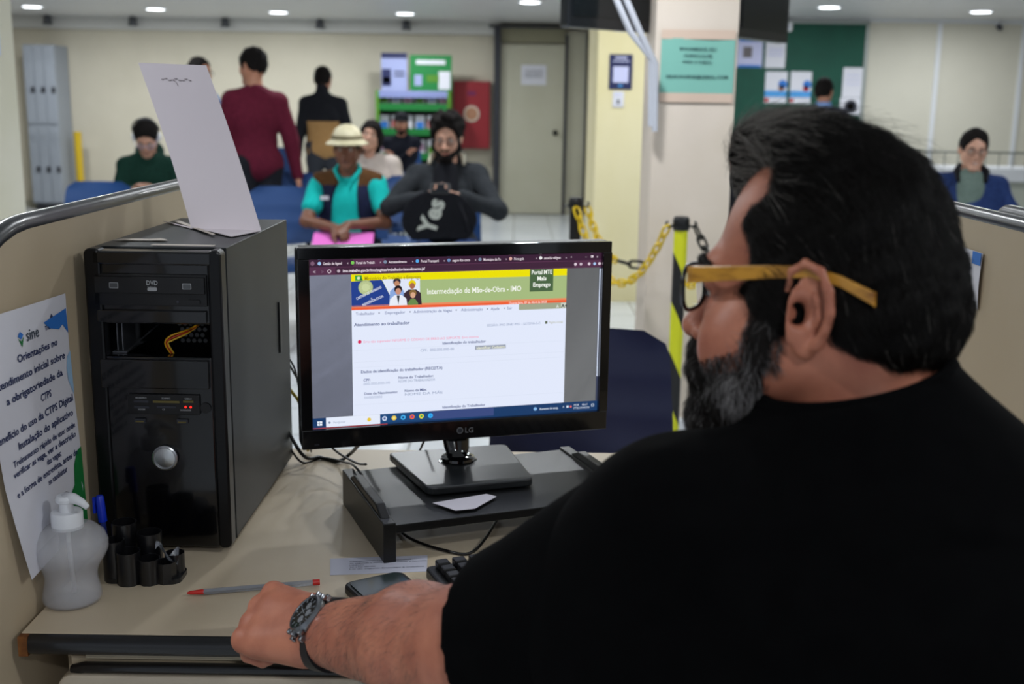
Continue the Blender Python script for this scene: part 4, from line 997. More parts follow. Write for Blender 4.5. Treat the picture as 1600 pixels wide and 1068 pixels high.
# card reader
cr = MB().rbox((.006, -.0105, fz(.497)), (.098, .005, .028), .002, axis='y').build('card_reader', m_pl, tw, bevel=.0006)
rd = MB()
for x_, z_, w_, m_ in ((-.024, .487, .02, 0), (-.024, .506, .02, 0), (.010, .487, .036, 1), (.010, .504, .026, 0), (.040, .485, .014, 1)): rd.box((x_, -.0135, fz(z_)), (w_, .001, .003), m_)
rd.build('card_slots', [m_dark, mat('brass_slot', '6c6238', .4, metal=.5)], cr)
tp = MB()
for tx, x_, z_ in (('MS/MSPRO', -.024, .478), ('SD/MMC', .010, .478), ('USB2.0', .040, .478), ('XD/SM', -.024, .516), ('CF', .006, .515), ('M.READER', .036, .516)): tp.text(tx, .0032, XZ(x_, -.0138, fz(z_)), bold=.03)
tp.build('reader_print', MATS['print_silver'], cr)
for x_ in (.036, .043): MB().sphere((x_, -.014, fz(.503)), .0016).build('reader_light', mat('red_light', '400404', .3, emit='ff2a20', es=1.5), cr, smooth=True)
for x_ in (-.028, .030):
    u_ = MB().box((x_, -.0105, fz(.553)), (.015, .004, .006)).build('usb_port', m_dark, tw, bevel=.0005); MB().box((x_, -.0128, fz(.5545)), (.011, .0008, .0018)).build('contact', MATS['brass_slot'], u_)
MB().lathe([(0, -.001), (.006, -.001), (.0075, 0)], seg=20, M=TR((.062, -.0105, fz(.508))) @ RX(PI/2)).build('reset_button', m_pl, tw, smooth=True)
pb = MB().lathe([(.0165, -.002), (.0175, .003), (.0155, .004), (.0150, .0025)], seg=40, M=TR((.004, -.0105, fz(.675))) @ RX(PI/2)).build('power_button', m_steel, tw, smooth=True)
MB().lathe([(0, .0045), (.010, .004), (.0148, .002), (.0148, -.002)], seg=40, M=TR((.004, -.0105, fz(.675))) @ RX(PI/2)).build('button_cap', mat('brushed_steel', 'c8cacb', .32, metal=1, bump=.1, bs=2000), pb, smooth=True)
TM = Matrix.Translation(tw.location) @ RZ(-.0142)
def ont(x, y, z): return TM @ Vector((x, y, z))
TT = DZ+TH+.0005
for (lab, c_, sz, rot) in (('torn white label scrap on top of the tower, front left', (-.045, .085), (.075, .02), .05), ('beige tape strip along the front top of the tower', (.03, .028), (.085, .010), -.03)):
    q = ont(c_[0], c_[1], TH+.001)
    mb = MB(); w_, h_ = sz; mb.prism([(-w_/2, -h_/2), (w_/2, -h_/2), (w_*.42, h_*.1), (w_*.3, h_*.55), (w_*.1, h_*.15), (-w_/2+.01, h_/2*.7)] if 'torn' in lab else [(-w_/2, -h_/2), (w_/2, -h_/2), (w_/2, h_/2), (-w_/2, h_/2)], 0, .0006)
    t = mb.build('paper_scrap', mat('scrap', 'b8aea4', .6)); t.location = q; t.rotation_euler = (0, 0, rot); tag(t, lab, 'paper')
# the tall white card, folded at its foot
k0 = atz(262, 338, TT+.001); k1 = atz(408, 360, TT+.001); k2 = atz(362, 369, TT+.001); k3 = atz(255, 345, TT+.001)
b0 = at(302, 336, k0.y+.0); 
cyd = k1.y
bl = at(298, 338, cyd+.02); bl.z = TT+.001
br = k1.copy()
ul = at(216, 98, cyd+.075); ur = at(322, 102, cyd+.055)
wc = thing('white_card', 'tall blank white card folded at its foot, leaning upright on the tower', 'card', (bl+br)/2)
def cardf(u, v):
    p = (bl*(1-u)+br*u)*(1-v)+(ul*(1-u)+ur*u)*v; return p+Vector((0, .010*math.sin(PI*v), 0))
m_card = mat('card_white', 'cfc6cc', .6)
o = MB().sheet(cardf, 10, 16, th=.0008).build('upright_leaf', m_card, wc, smooth=True, world=True)
cr_ = MB()
for i in range(9):
    u = .28+.05*i; p = cardf(u, .905+.006*math.sin(i*2)); cr_.box(tuple(p+Vector((0, -.0012, 0))), (.003+.003*RNG.random(), .0006, .0008))
cr_.tube([cardf(.44, .90)+Vector((0, -.001, 0)), cardf(.47, .885)+Vector((0, -.001, 0)), cardf(.475, .868)+Vector((0, -.001, 0))], .0003, 5).build('pencil_marks', mat('pencil', '6e6468', .7), wc, world=True)
fl = [k3, k2, br, bl]
MB().prism([(p.x, p.y) for p in fl], TT, TT+.0012).build('folded_foot', m_card, wc, world=True)
MB().prism([(k3.x+.018, k3.y-.004), (k2.x-.03, k2.y+.010), (k2.x-.028, k2.y+.018), (k3.x+.024, k3.y+.006)], TT+.0013, TT+.0018).build('tape', MATS['scrap'], wc, world=True)

# ------------------------------------------------------------------ monitor stand (riser)
ST = thing('monitor_riser', 'low black wooden monitor riser standing on the desk', 'riser', (-.17, 1.446, DZ), .372)
SW, SD, SH = .385, .25, .055
m_wood = mat('black_wood', '101112', .36, bump=.15, bs=260, stretch=(1, 5, 1))
MB().box((SW/2, SD/2, SH-.008), (SW-.03, SD-.004, .012)).build('shelf', m_wood, ST, bevel=.001)
for s, x_ in ((0, .008), (1, SW-.008)):
    MB().box((x_, SD/2, SH/2+.001), (.018, SD, SH+.002)).build('side_panel', m_wood, ST, bevel=.0015)
    MB().prism([(.02, 0), (.05, .012), (SD-.07, .012), (SD-.04, 0)], -.007, .007, M=TR((x_, 0, SH+.002)) @ Matrix(((0, 0, 1, 0), (1, 0, 0, 0), (0, 1, 0, 0), (0, 0, 0, 1)))).build('side_rail', m_wood, ST, bevel=.002)
# ------------------------------------------------------------------ monitor
MR = .2919; MW, MH = .455, .2559
mo = thing('computer_monitor', 'black flat computer monitor showing a web page, on the riser', 'monitor', (-.0783, 1.6879, DZ+SH), MR)
MZ = 1.005-(DZ+SH); bz = mat('bezel_black', '0b0b0d', .16, coat=.6)
bL, bR, bT, bB = .0175, .0150, .0175, .030
ow, oh = MW+bL+bR, MH+bT+bB; ox, oz = (bR-bL)/2, MZ+(bT-bB)/2
MB().rbox((ox, .0185, oz), (ow, .029, oh), .007, axis='y').build('housing', m_black, mo, bevel=.002)
fb = MB()
fb.box((ox, 0, MZ+MH/2+bT/2), (ow-.002, .009, bT)).box((ox, 0, MZ-MH/2-bB/2), (ow-.002, .009, bB)).box((-MW/2-bL/2, 0, MZ), (bL, .009, MH+.001)).box((MW/2+bR/2, 0, MZ), (bR, .009, MH+.001))
fb.build('bezel', bz, mo, bevel=.0012)
MB().prism([(-.09, 0), (.09, 0), (.07, .02), (-.07, .02)], MZ-.08, MZ+.08, M=TR((0, .033, 0))).build('rear_bulge', m_black, mo, bevel=.006)
lb = MB(); lb.lathe([(0, 0), (.0052, 0), (.0052, .0004), (0, .0004)], seg=28, M=TR((-.002, -.0049, MZ-MH/2-bB*.52)) @ RX(PI/2)); lb.text('LG', .0115, XZ(.0058, -.0052, MZ-MH/2-bB*.66), align='LEFT', bold=.02)
lb.lathe([(.0028, 0), (.0036, 0), (.0036, .0003), (.0028, .0003)], seg=20, mi=1, M=TR((-.002, -.0053, MZ-MH/2-bB*.52)) @ RX(PI/2)).build('logo', [mat('logo_silver', '77797c', .35, metal=.4), m_dark], mo)
nb_ = MB().text('20M', .004, XZ(-MW/2+.005, -.005, MZ-MH/2-bB*.8), bold=.02).build('model_print', m_dark, mo)
# stand
def lerp(a, b, t): return a+(b-a)*t
nk = MB(); secs = []
for i in range(9):
    t = i/8; z = lerp(MZ-MH/2-.02, .012, t); hw_ = .018+.010*abs(t-.0)**1.0*0+.006*(1-t) if t < .75 else .018+.014*((t-.75)/.25)**2
    y = lerp(.036, .016, t); secs.append((z, hw_, y, .013+.008*(t > .8)))
vs = []; fs = []
for z, a, y, b in secs: vs += [(a*math.cos(q), y+b*math.sin(q), z) for q in [2*PI*i/20 for i in range(20)]]
for i in range(8): fs += [(i*20+k, i*20+(k+1) % 20, (i+1)*20+(k+1) % 20, (i+1)*20+k) for k in range(20)]
fs += [tuple(range(20))[::-1], tuple(160+k for k in range(20))]
nk.add(vs, fs).build('neck', mat('neck_gloss', '0a0a0c', .07, coat=1), mo, smooth=True)
MB().lathe([(.022, 0), (.027, .002), (.026, .006), (.02, .009)], c=(-.0, .016, .012), seg=32).build('neck_collar', m_steel if 0 else MATS['neck_gloss'], mo, smooth=True)
m_brush = mat('brushed_black', '17191b', .30, c2='202325', ns=8, stretch=(3, 160, 1), bump=.05, bs=60, spec=.6)
bs_ = [(-.112, .075), (.112, .075), (.088, -.125), (-.082, -.125)]
def rounded(pts, r, seg=6):
    out = []; n = len(pts)
    for i in range(n):
        p0, p, p1 = Vector(pts[i-1]), Vector(pts[i]), Vector(pts[(i+1) % n]); a = p+(p0-p).normalized()*r; b = p+(p1-p).normalized()*r
        out += [tuple((a*(1-t)**2+p*2*t*(1-t)+b*t*t)[:2]) for t in [k/seg for k in range(seg+1)]]
    return out
bpt = rounded([(-.108, .075), (.112, .075), (.108, -.115), (-.070, -.125)], .014)
bpt = rounded([(-.100, .082), (.098, .082), (.090, -.100), (-.074, -.104)], .014)
MB().prism(bpt, .0, .012).build('stand_base', m_brush, mo, bevel=.0025)
# the picture on the screen
bm_ = []; sm_ = []
def em(c):
    nm = 'screen_'+c
    M = emis(nm, c, 1.0)
    if M not in sm_: sm_.append(M)
    return sm_.index(M)
sc = MB(); SY = -.0000
def S(u, v, d=0): return (-MW/2+MW*u, SY+.004-.00012*d, MZ+MH/2-MH*v)
def R(u0, v0, u1, v1, c, d): sc.add([S(u0, v1, d), S(u1, v1, d), S(u1, v0, d), S(u0, v0, d)], [(0, 1, 2, 3)], em(c))
def Pg(uv, c, d): sc.add([S(a, b, d) for a, b in uv], [tuple(range(len(uv)))], em(c))
def Cc(u, v, r, c, d, sy=1): Pg([(u+r*math.cos(a)*9/16, v+r*math.sin(a)*sy) for a in [2*PI*i/20 for i in range(20)]], c, d)
def Tt(tx, u, v, size, c, al='LEFT', bold=0, wd=None, rot=0, d=12): sc.text(tx, size*MH, TR(S(u, v, d)) @ RX(PI/2) @ RZ(rot), em(c), al, bold, width=wd*MW if wd else None, res=2)
R(0, 0, .5, 1, '8e93a6', 0); R(.5, 0, 1, 1, '7c7e80', 0)
R(0, 0, 1, .047, '3a2036', 1); R(0, .047, 1, .094, '54304a', 1); R(.142, .006, .245, .047, '54304a', 2); R(.085, .052, .90, .088, '40253a', 2)
Cc(.012, .025, .012, '7a5a70', 3)
tabs = ['Gestão de Agend', 'Portal do Trabalh', 'Autoatendimento', 'Portal Transparê', 'seguro Rio conta', 'Município de Po', 'Nova guia', 'seuvida vel/gest']
tc_ = ['9ac0e8', '7ac85a', '7a8aa0', '58a8e8', '6a8ab8', '7a8aa0', 'd8a8a0', 'e8e8e8']
for i, tx in enumerate(tabs):
    u = .034+.1065*i; Cc(u, .026, .010, tc_[i], 3); Tt(tx, u+.011, .034, .022, 'e8dce4', wd=.06 if i != 6 else .035, bold=.015); Tt('x', u+.088, .032, .018, 'd0c0cc')
Tt('+', .885, .033, .022, 'e0d4dc'); Tt('–    ▢    x', .94, .032, .02, 'e0d4dc')
R(.962, .018, .970, .032, 'd8ccd4', 3)
Tt('<', .012, .083, .03, 'd8c8d4'); Tt('>', .038, .083, .03, '80687c'); Cc(.065, .072, .011, 'd8c8d4', 3); Cc(.065, .072, .007, '54304a', 4); Cc(.095, .072, .009, 'b8a8b4', 3)
Tt('imo.trabalho.gov.br/imo/paginas/trabalhador/atendimento.jsf', .108, .079, .024, 'f0e4ee', wd=.27, bold=.02)
for u, c in ((.905, 'd8c8d4'), (.925, 'c8b8c4'), (.955, 'd8c8d4'), (.975, 'a8c8f0'), (.993, 'd8c8d4')): Cc(u, .070, .009, c, 3)
R(.135, .094, .875, .937, 'e2e9fb', 1); R(.993, .094, 1, .937, '3c4258', 1); R(.9945, .10, .998, .78, 'dce6fa', 2)
R(.135, .094, .875, .137, 'ece000', 2); R(.135, .137, .875, .284, 'a5ba80', 2); R(.135, .284, .875, .303, 'ee6038', 2); R(.135, .276, .875, .288, 'e88a60', 3)
R(.705, .303, .875, .340, 'a0a68c', 2)
R(.148, .100, .170, .132, '3aa040', 3); Cc(.159, .116, .009, 'd8e8c0', 4); Pg([(.163, .132), (.168, .110), (.174, .132)], '2a7a3a', 5)
Tt('Ministério do Trabalho e Emprego', .178, .129, .030, '8a7a10', wd=.185, bold=.005)
Pg([(.135, .135), (.235, .130), (.278, .284), (.135, .284)], '24408c', 3); Cc(.182, .172, .043, 'a8b884', 4); Cc(.182, .172, .033, 'c8d4a0', 5)
for k in range(10): a = 2*PI*k/10; Cc(.182+.017*math.cos(a), .172+.030*math.sin(a), .009, 'b8c490', 6)
Tt('CARTEIRA DE TRABALHO', .152, .243, .020, 'e0e4f0', rot=.42, wd=.09, bold=.02); Tt('E', .200, .247, .018, 'e0e4f0', rot=.4); Tt('PREVIDÊNCIA SOCIAL', .172, .282, .020, 'e0e4f0', rot=.40, wd=.075, bold=.02)
Pg([(.236, .128), (.362, .128), (.362, .284), (.278, .284)], 'dfe6f6', 4)
# four workers: hair, face, clothes
for (u, v, r, face, hair_, body_, w_) in ((.285, .150, .020, 'c08a6a', '2a2a3c', '8aa8dc', .026), (.336, .165, .020, 'a86a50', 'e8d000', '3a2a34', .032), (.289, .195, .021, 'c89078', '1c1418', 'e8ecf6', .030), (.338, .220, .019, 'd8a888', '8a6a3c', '6a8a4c', .018)):
    Pg([(u-w_, .284), (u-w_*.9, v+.05), (u-w_*.4, v+.028), (u+w_*.4, v+.028), (u+w_*.9, v+.05), (u+w_, .284)], body_, 5 if v < .19 else 7); Cc(u, v-.006, r*1.12, hair_, 6 if v < .19 else 8); Cc(u, v+.006, r*.8, face, 7 if v < .19 else 9, 1.15)
Pg([(.284, .225), (.294, .225), (.289, .28)], '1c2028', 10)
Tt('Intermediação de Mão-de-Obra - IMO', .385, .223, .046, 'f4f6ee', wd=.325, bold=.015)
R(.742, .094, .826, .230, '4a6444', 3)
for i, tx in enumerate(('Portal MTE', 'Mais', 'Emprego')): Tt(tx, .784, .124+.038*i, .036, 'f4f8f0', 'CENTER', .025, wd=(.073, .032, .062)[i])
Tt('Quarta-feira, 09 de Abril de 2025', .668, .301, .020, 'fce4dc', wd=.135, bold=.01)
for tx, u, w_ in (('Trabalhador', .148, .062), ('Empregador', .243, .068), ('Administração de Vagas', .34, .13), ('Administração', .502, .075), ('Ajuda', .605, .03), ('Sair', .662, .018)): Tt(tx, u, .333, .024, '4a5a90', wd=w_)
for u in (.222, .325, .482, .59, .65): Pg([(u, .322), (u+.006, .322), (u+.003, .330)], '303850', 12)
Tt('A', .838, .335, .026, 'e4e8e0', bold=.02); R(.856, .306, .874, .338, 'd0d4c8', 3); Tt('A+', .857, .334, .030, '1c2420', bold=.03)
Tt('Atendimento ao trabalhador', .142, .398, .027, '4a5888', wd=.185, bold=.018)
Tt('SESSÃO: IMO SINE/ IMO - SISTEMA-S-C', .592, .432, .020, '8a98b8', wd=.19); R(.800, .415, .808, .432, '606a58', 3); Tt('Página inicial', .812, .430, .020, 'b0b090', wd=.05)
Cc(.160, .492, .011, 'd8285a', 3); Tt('Erro não esperado! INFORME O CÓDIGO DE ERRO AO SUPORTE: Erro interno', .172, .499, .021, 'f48aa8', wd=.39)
Tt('Identificação do trabalhador', .438, .530, .023, '4a5888', wd=.15, bold=.018); Tt('CPF:  000.000.000-00', .362, .567, .022, '8a98b8', wd=.115); R(.552, .549, .660, .573, '98a0b0', 3); Tt('Identificar Cadastro', .556, .569, .022, 'f0f0d8', wd=.10, bold=.02)
for v in (.542, .612, .645, .87): R(.14, v, .87, v+.0014, 'd4dcee', 2)
Tt('Dados de identificação do trabalhador (RECEITA)', .162, .680, .025, '4a5888', wd=.275, bold=.018)
Tt('CPF:', .170, .730, .022, '40508a', bold=.02); Tt('000.000.000-00', .170, .753, .022, '9aa6c4', wd=.088)
Tt('Nome do Trabalhador:', .287, .726, .022, '4a5888', wd=.12, bold=.018); Tt('NOME DO TRABALHADOR', .287, .749, .022, '8a98b8', wd=.125)
Tt('Data de Nascimento:', .172, .812, .022, '4a5888', wd=.112, bold=.018); Tt('00/00/0000', .172, .836, .022, '9aa6c4', wd=.06)
Tt('Nome da Mãe:', .308, .808, .022, '4a5888', wd=.075, bold=.018); Tt('NOME DA MÃE', .308, .831, .022, '8a98b8', wd=.13)
Tt('Identificação do Trabalhador', .438, .925, .023, '4a5888', wd=.15, bold=.018)
# taskbar
R(0, .937, 1, 1, '1c3c68', 3); R(.045, .937, .225, .995, 'e4ebfa', 4); R(.225, .937, .40, .99, '1f4a7c', 4); R(.0, .997, .25, 1, 'b84848', 4); R(.40, .94, .62, .99, '3c4c80', 4)
for a in (0, 1):
    for b in (0, 1): R(.016+.0085*a, .957+.014*b, .0235+.0085*a, .969+.014*b, 'e8f0fc', 5)
Cc(.056, .968, .007, '8a98b0', 6); Tt('Pesquisar', .068, .974, .020, '98a4bc', wd=.04); Cc(.188, .965, .012, 'e8c840', 6)
for u, c, c2 in ((.240, 'c8d4ec', '5a6a9c'), (.272, 'e8c850', 'f0e090'), (.303, '48b0f0', '1f4a7c'), (.334, 'e86838', '8a3ca0'), (.366, 'e0d040', '48a858'), (.397, '38b0f8', '2890e0')):
    Cc(u, .965, .015, c, 6); Cc(u, .965, .007, c2, 7)
Tt('Aumento de temp.', .785, .974, .020, 'dce6f4', wd=.07, bold=.01); Cc(.770, .966, .011, '88b8e8', 6); Tt('^', .870, .976, .026, 'dce6f4'); R(.885, .958, .893, .972, 'dce6f4', 5); Cc(.901, .966, .007, 'e06868', 6)
Tt('POR', .912, .963, .018, 'dce6f4'); Tt('PTB2', .911, .983, .018, 'dce6f4'); Tt('08:31', .942, .963, .018, 'dce6f4'); Tt('09/04/2025', .934, .983, .018, 'dce6f4', wd=.036); R(.978, .956, .988, .974, 'dce6f4', 5); R(.980, .959, .986, .971, '1c3c68', 6)
sc.build('screen', sm_, mo)

# papers, pen, phone, keyboard, cables
def flat(name, lab, px, m_, z=DZ+.0006, cat='paper', th=.0004):
    P = [atz(x, y, z) for x, y in px]; c = sum(P, Vector())/len(P)
    t = thing(name, lab, cat, (c.x, c.y, z-th))
    MB().prism([(p.x-c.x, p.y-c.y) for p in P], 0, th).build('sheet', m_, t); return t, c
t, c = flat('paper_slip', 'long white printed slip on the desk in front of the riser', [(516, 898), (667, 892), (668, 867), (516, 872)], mat('slip_paper', 'c3c4d4', .6))
a = atz(516, 898, DZ); b = atz(667, 892, DZ); an = math.atan2(b.y-a.y, b.x-a.x); tb = MB()
for k, (tx, wd) in enumerate((('ATENDIMENTO PARA A POSSE DO TRABALHADOR', .085), ('de segunda a sexta, agendamento e consulta', .105), ('trabalhador', .02), ('Tel. e Fax: 000-000', .035), ('Lei do seguro: Emprego e trabalho', .10))):
    tb.text(tx, .0042, TR((-.04, .0135-.0065*k, .0006)), align='LEFT', width=wd, bold=.01)
o = tb.build('print', m_ink, t); o.rotation_euler = (0, 0, an)
t, c = flat('paper_scrap', 'crumpled white slip poking out from under the monitor base', [(676, 785), (712, 797), (742, 794), (776, 775), (760, 771)], mat('scrap_white', 'c6c2cc', .6), z=DZ+SH+.002)
# red pen
pa = atz(292, 926, DZ+.005); pb_ = atz(496, 909, DZ+.005); pd = (pb_-pa).normalized()
pn = thing('pen', 'clear plastic ballpoint pen with red tip lying under the hand', 'pen', (pa+pb_)/2)
MB().tube([pa+pd*.02, pb_-pd*.004], .0038, 6).build('barrel', mat('clear_plastic', 'c0c4cc', .15, trans=.6), pn, smooth=True, world=True)
MB().tube([pa+pd*.018, pb_-pd*.03], .0014, 8).build('ink_tube', mat('ink_tube', '2a2434', .4), pn, world=True)
MB().tube([pa, pa+pd*.004, pa+pd*.021], [.0008, .0025, .0036], 10).build('tip', mat('pen_red', 'c82a24', .35), pn, smooth=True, world=True)
MB().tube([pb_-pd*.006, pb_+pd*.003], .004, 10).build('end_plug', MATS['pen_red'], pn, smooth=True, world=True)
# phone on the desk
p0 = atz(538, 921, DZ+.006); an = math.atan2(.045, .066)
ph = thing('smartphone', 'black cased phone lying on the desk beside the forearm', 'phone', (p0.x, p0.y, DZ), .55)
MB().rbox((.042, -.070, .0065), (.084, .158, .012), .014).build('phone_case', m_black, ph, bevel=.003)
MB().rbox((.042, -.070, .0130), (.070, .144, .0016), .008).build('screen', mat('phone_screen', '2a3434', .12), ph)
# keyboard
kr = .40; kp = Vector((-.112, 1.400, DZ))
kb = thing('keyboard', 'black keyboard between the riser and the forearm', 'keyboard', kp, kr)
MB().rbox((.215, -.075, .010), (.43, .145, .016), .008).build('body', m_black, kb, bevel=.003)
for r_ in range(6):
    x_ = .012; n_ = 15 if r_ < 5 else 10
    while x_ < .415:
        w_ = .017 if not (r_ == 5 and .09 < x_ < .15) else .10
        MB().box((x_+w_/2, -.016-.0205*r_, .0235), (w_, .0165, .009)).build('key', mat('key_black', '121214', .4), kb, bevel=.002); x_ += w_+.0065
# pen organizer
og = thing('pen_organizer', 'black plastic pen organizer with scalloped compartments beside the tower', 'organizer', (-.490, 1.375, DZ))
def cup(mb, cx, cy, r, h_, n_=8, rot=0):
    mb.lathe([(0, 0), (r, 0), (r*1.02, h_), (r*.92, h_), (r*.90, .004), (0, .004)], c=(cx, cy, 0), seg=n_)
for cx, cy, r, h_, nn in ((-.004, -.002, .0155, .044, 14), (.022, .000, .0145, .034, 10), (.042, .004, .0135, .028, 8), (.048, .024, .013, .032, 10), (-.026, .008, .014, .055, 14), (-.020, .034, .016, .070, 14), (.014, .030, .016, .058, 14)):
    cup_ = MB(); cup(cup_, cx, cy, r, h_, nn); cup_.build('compartment', m_edge, og, smooth=True)
ogp = MB().rbox((.012, .016, .003), (.10, .046, .006), .012).build('base_plate', m_edge, og)
q = at(163, 785, 1.418)
bp_ = thing('pen', 'blue capped pen standing in the black organizer', 'pen', (q.x, q.y, q.z))
MB().tube([(0, 0, -.075), (-.004, 0, -.02)], .0038, 8).build('barrel', mat('pen_blue_b', '20307c', .3), bp_, smooth=True)
MB().tube([(-.0036, 0, -.026), (-.006, 0, .008), (-.0062, 0, .010)], [.0058, .0056, .004], 12).build('cap', mat('pen_blue', '1030b8', .25), bp_, smooth=True)
MB().box((-.0125, -.002, -.003), (.0035, .004, .022)).build('clip', MATS['pen_blue'], bp_)
q = ogl = Vector((-.490+.040, 1.383, DZ))
sl = thing('clip_sleeve', 'crumpled clear plastic wrapper in the front compartment of the organizer', 'wrapper', (q.x, q.y, DZ+.03))
MB().sheet(lambda u, v: (-.012+.028*u, .004*math.sin(9*u)+.012*v, .012+.010*math.sin(5*u+3*v)-.012*u), 8, 6, th=.0003).build('film', mat('clear_film', 'c8ccd4', .12, trans=.75, ior=1.2), sl, smooth=True)

# sanitizer bottle
bc = atz(114, 938, DZ); 
bt = thing('sanitizer_bottle', 'translucent pump bottle of hand gel on the front left of the desk', 'bottle', (bc.x, bc.y, DZ))
def sc_(pr, k): return [(r*k, z*k) for r, z in pr]
prof = [(.030, .0), (.034, .002), (.0355, .007), (.0345, .016), (.0315, .030), (.0315, .038), (.035, .048), (.0415, .058), (.0462, .068), (.0465, .078), (.0430, .088), (.034, .0965), (.0195, .101), (.0175, .104)]
prof_in = [(max(r-.0012, .001), z+(.0015 if i < 2 else 0)) for i, (r, z) in enumerate(prof)]
m_bot = mat('frosted_plastic', 'dcdce0', .35, alpha=.27, bump=.04, bs=300)
bo = MB().lathe(prof+prof_in[::-1], seg=48).build('bottle_body', m_bot, bt, smooth='all')
gp = [(0, .003)]+[(r-.0022, max(z, .003)) for r, z in prof if z < .079]+[(.044, .0785), (0, .0785)]
MB().lathe(gp, seg=40).build('gel', mat('gel', 'b0b0ba', .3, alpha=.2), bt, smooth=True)
MB().lathe([(.0190, .098), (.0190, .117), (.0175, .119), (0, .119)], seg=36).build('collar', m_white, bt, smooth=True)
pu = MB().lathe([(.0085, .117), (.0085, .130), (.0120, .132), (.0128, .136), (.0105, .1395), (0, .141)], seg=30).build('pump_head', m_white, bt, smooth=True)
MB().tube([(0, 0, .136), (.012, -.004, .1365), (.022, -.007, .133), (.030, -.009, .127)], [.008, .0065, .005, .0035], 12).build('spout', m_white, pu, smooth='all')
MB().tube([(0, 0, .115), (0, .0, .08), (.003, 0, .012)], .003, 8).build('dip_tube', m_white, bt, smooth='all')

# cables
def cable(lab, P, r=.0028, m_=None, name='cable'):
    P = [Vector(p) for p in P]; out = []
    for i in range(len(P)-1):                        # smooth the run
        a, b, c, d = P[max(i-1, 0)], P[i], P[i+1], P[min(i+2, len(P)-1)]
        for k in range(8):
            t = k/8; out.append(.5*((2*b)+(c-a)*t+(2*a-5*b+4*c-d)*t*t+(3*b-a-3*c+d)*t**3))
    out.append(P[-1]); return tag(MB().tube(out, r, 8).build(name, m_ or m_black, smooth='all'), lab, 'cable')
z = DZ+.004
cable('thick black cable looping on the desk between tower and monitor', [ont(.05, TD+.004, .12), at(470, 707, 1.86), atz(500, 714, z), atz(528, 720, z), atz(548, 708, z+.01), at(565, 690, 1.80), at(600, 660, 1.76)], .0032)
cable('thin black cable running from the tower back onto the riser', [ont(.07, TD+.004, .05), atz(470, 721, z), atz(505, 715, z), atz(540, 722, z+.01), atz(553, 727, DZ+SH+.006), at(566, 742, 1.66)], .002)
cable('thin black cable crossing behind the lower left corner of the monitor', [ont(.06, TD+.004, .22), at(458, 580, 1.93), at(474, 610, 1.92), at(490, 660, 1.9), at(520, 700, 1.85), at(555, 722, 1.78), at(572, 725, 1.74)], .002)
cable('thin black cable hanging behind the tower, nearest the yellow one', [ont(.04, TD+.004, .24), at(455, 565, 1.94), at(466, 600, 1.93), at(478, 640, 1.92), at(484, 690, 1.91), atz(486, 705, z)], .0018)
cable('yellow network cable hanging between the tower and the monitor', [ont(.05, TD+.004, .18), at(456, 612, 1.935), at(466, 625, 1.93), at(474, 650, 1.92), at(480, 690, 1.91), atz(481, 703, z)], .003, mat('cable_yellow', 'b8a418', .4))
cable('black cable hanging down behind the monitor neck', [at(676, 660, 1.77), at(662, 690, 1.79), at(655, 706, 1.80), atz(650, 720, DZ+SH+.004)], .0018)
cable('black keyboard cable curving under the riser', [atz(780, 806, z), atz(740, 861, z-.001), atz(690, 858, z-.001), atz(640, 840, z), atz(620, 820, z), atz(600, 790, z)], .0022)
# ================================================================== THE DESK WORKER
m_skin = mat('skin_ruddy', 'a1624e', .44, c2='b9785f', ns=26, bump=.10, bs=420, sss=.10, det=5, spec=.4)
m_tee = mat('tee_black', '040405', .95, c2='060607', ns=40, bump=.15, bs=700, spec=.06)
fb = Vector((-.42, .907, 0)).normalized(); lb = Vector((-fb.y, fb.x, 0)); u = Vector((0, 0, 1))
HS = .945; ph = math.radians(146); fh = Vector((math.cos(ph), math.sin(ph), 0)); rh = Vector((fh.y, -fh.x, 0))
tra = at(1258, 490, .805)
HC = tra+rh*.078*HS+fh*.012
H = TR(HC) @ RZ(ph-PI/2) @ RX(-.05) @ RY(.02) @ Matrix.Scale(HS, 4)
NB = at(1385, 640, .83)
shL = at(1066, 850, .81); shR = NB-lb*.185-u*.122
EL = at(742, 1012, .925)
W = atz(511, 990, .797)
man = thing('person', 'bearded man in a black t-shirt at the desk, seen from behind', 'person', (.33, .62, 0))
F = Field((-.35, .5, .725), (.62, 1.42, 1.40), .0026)
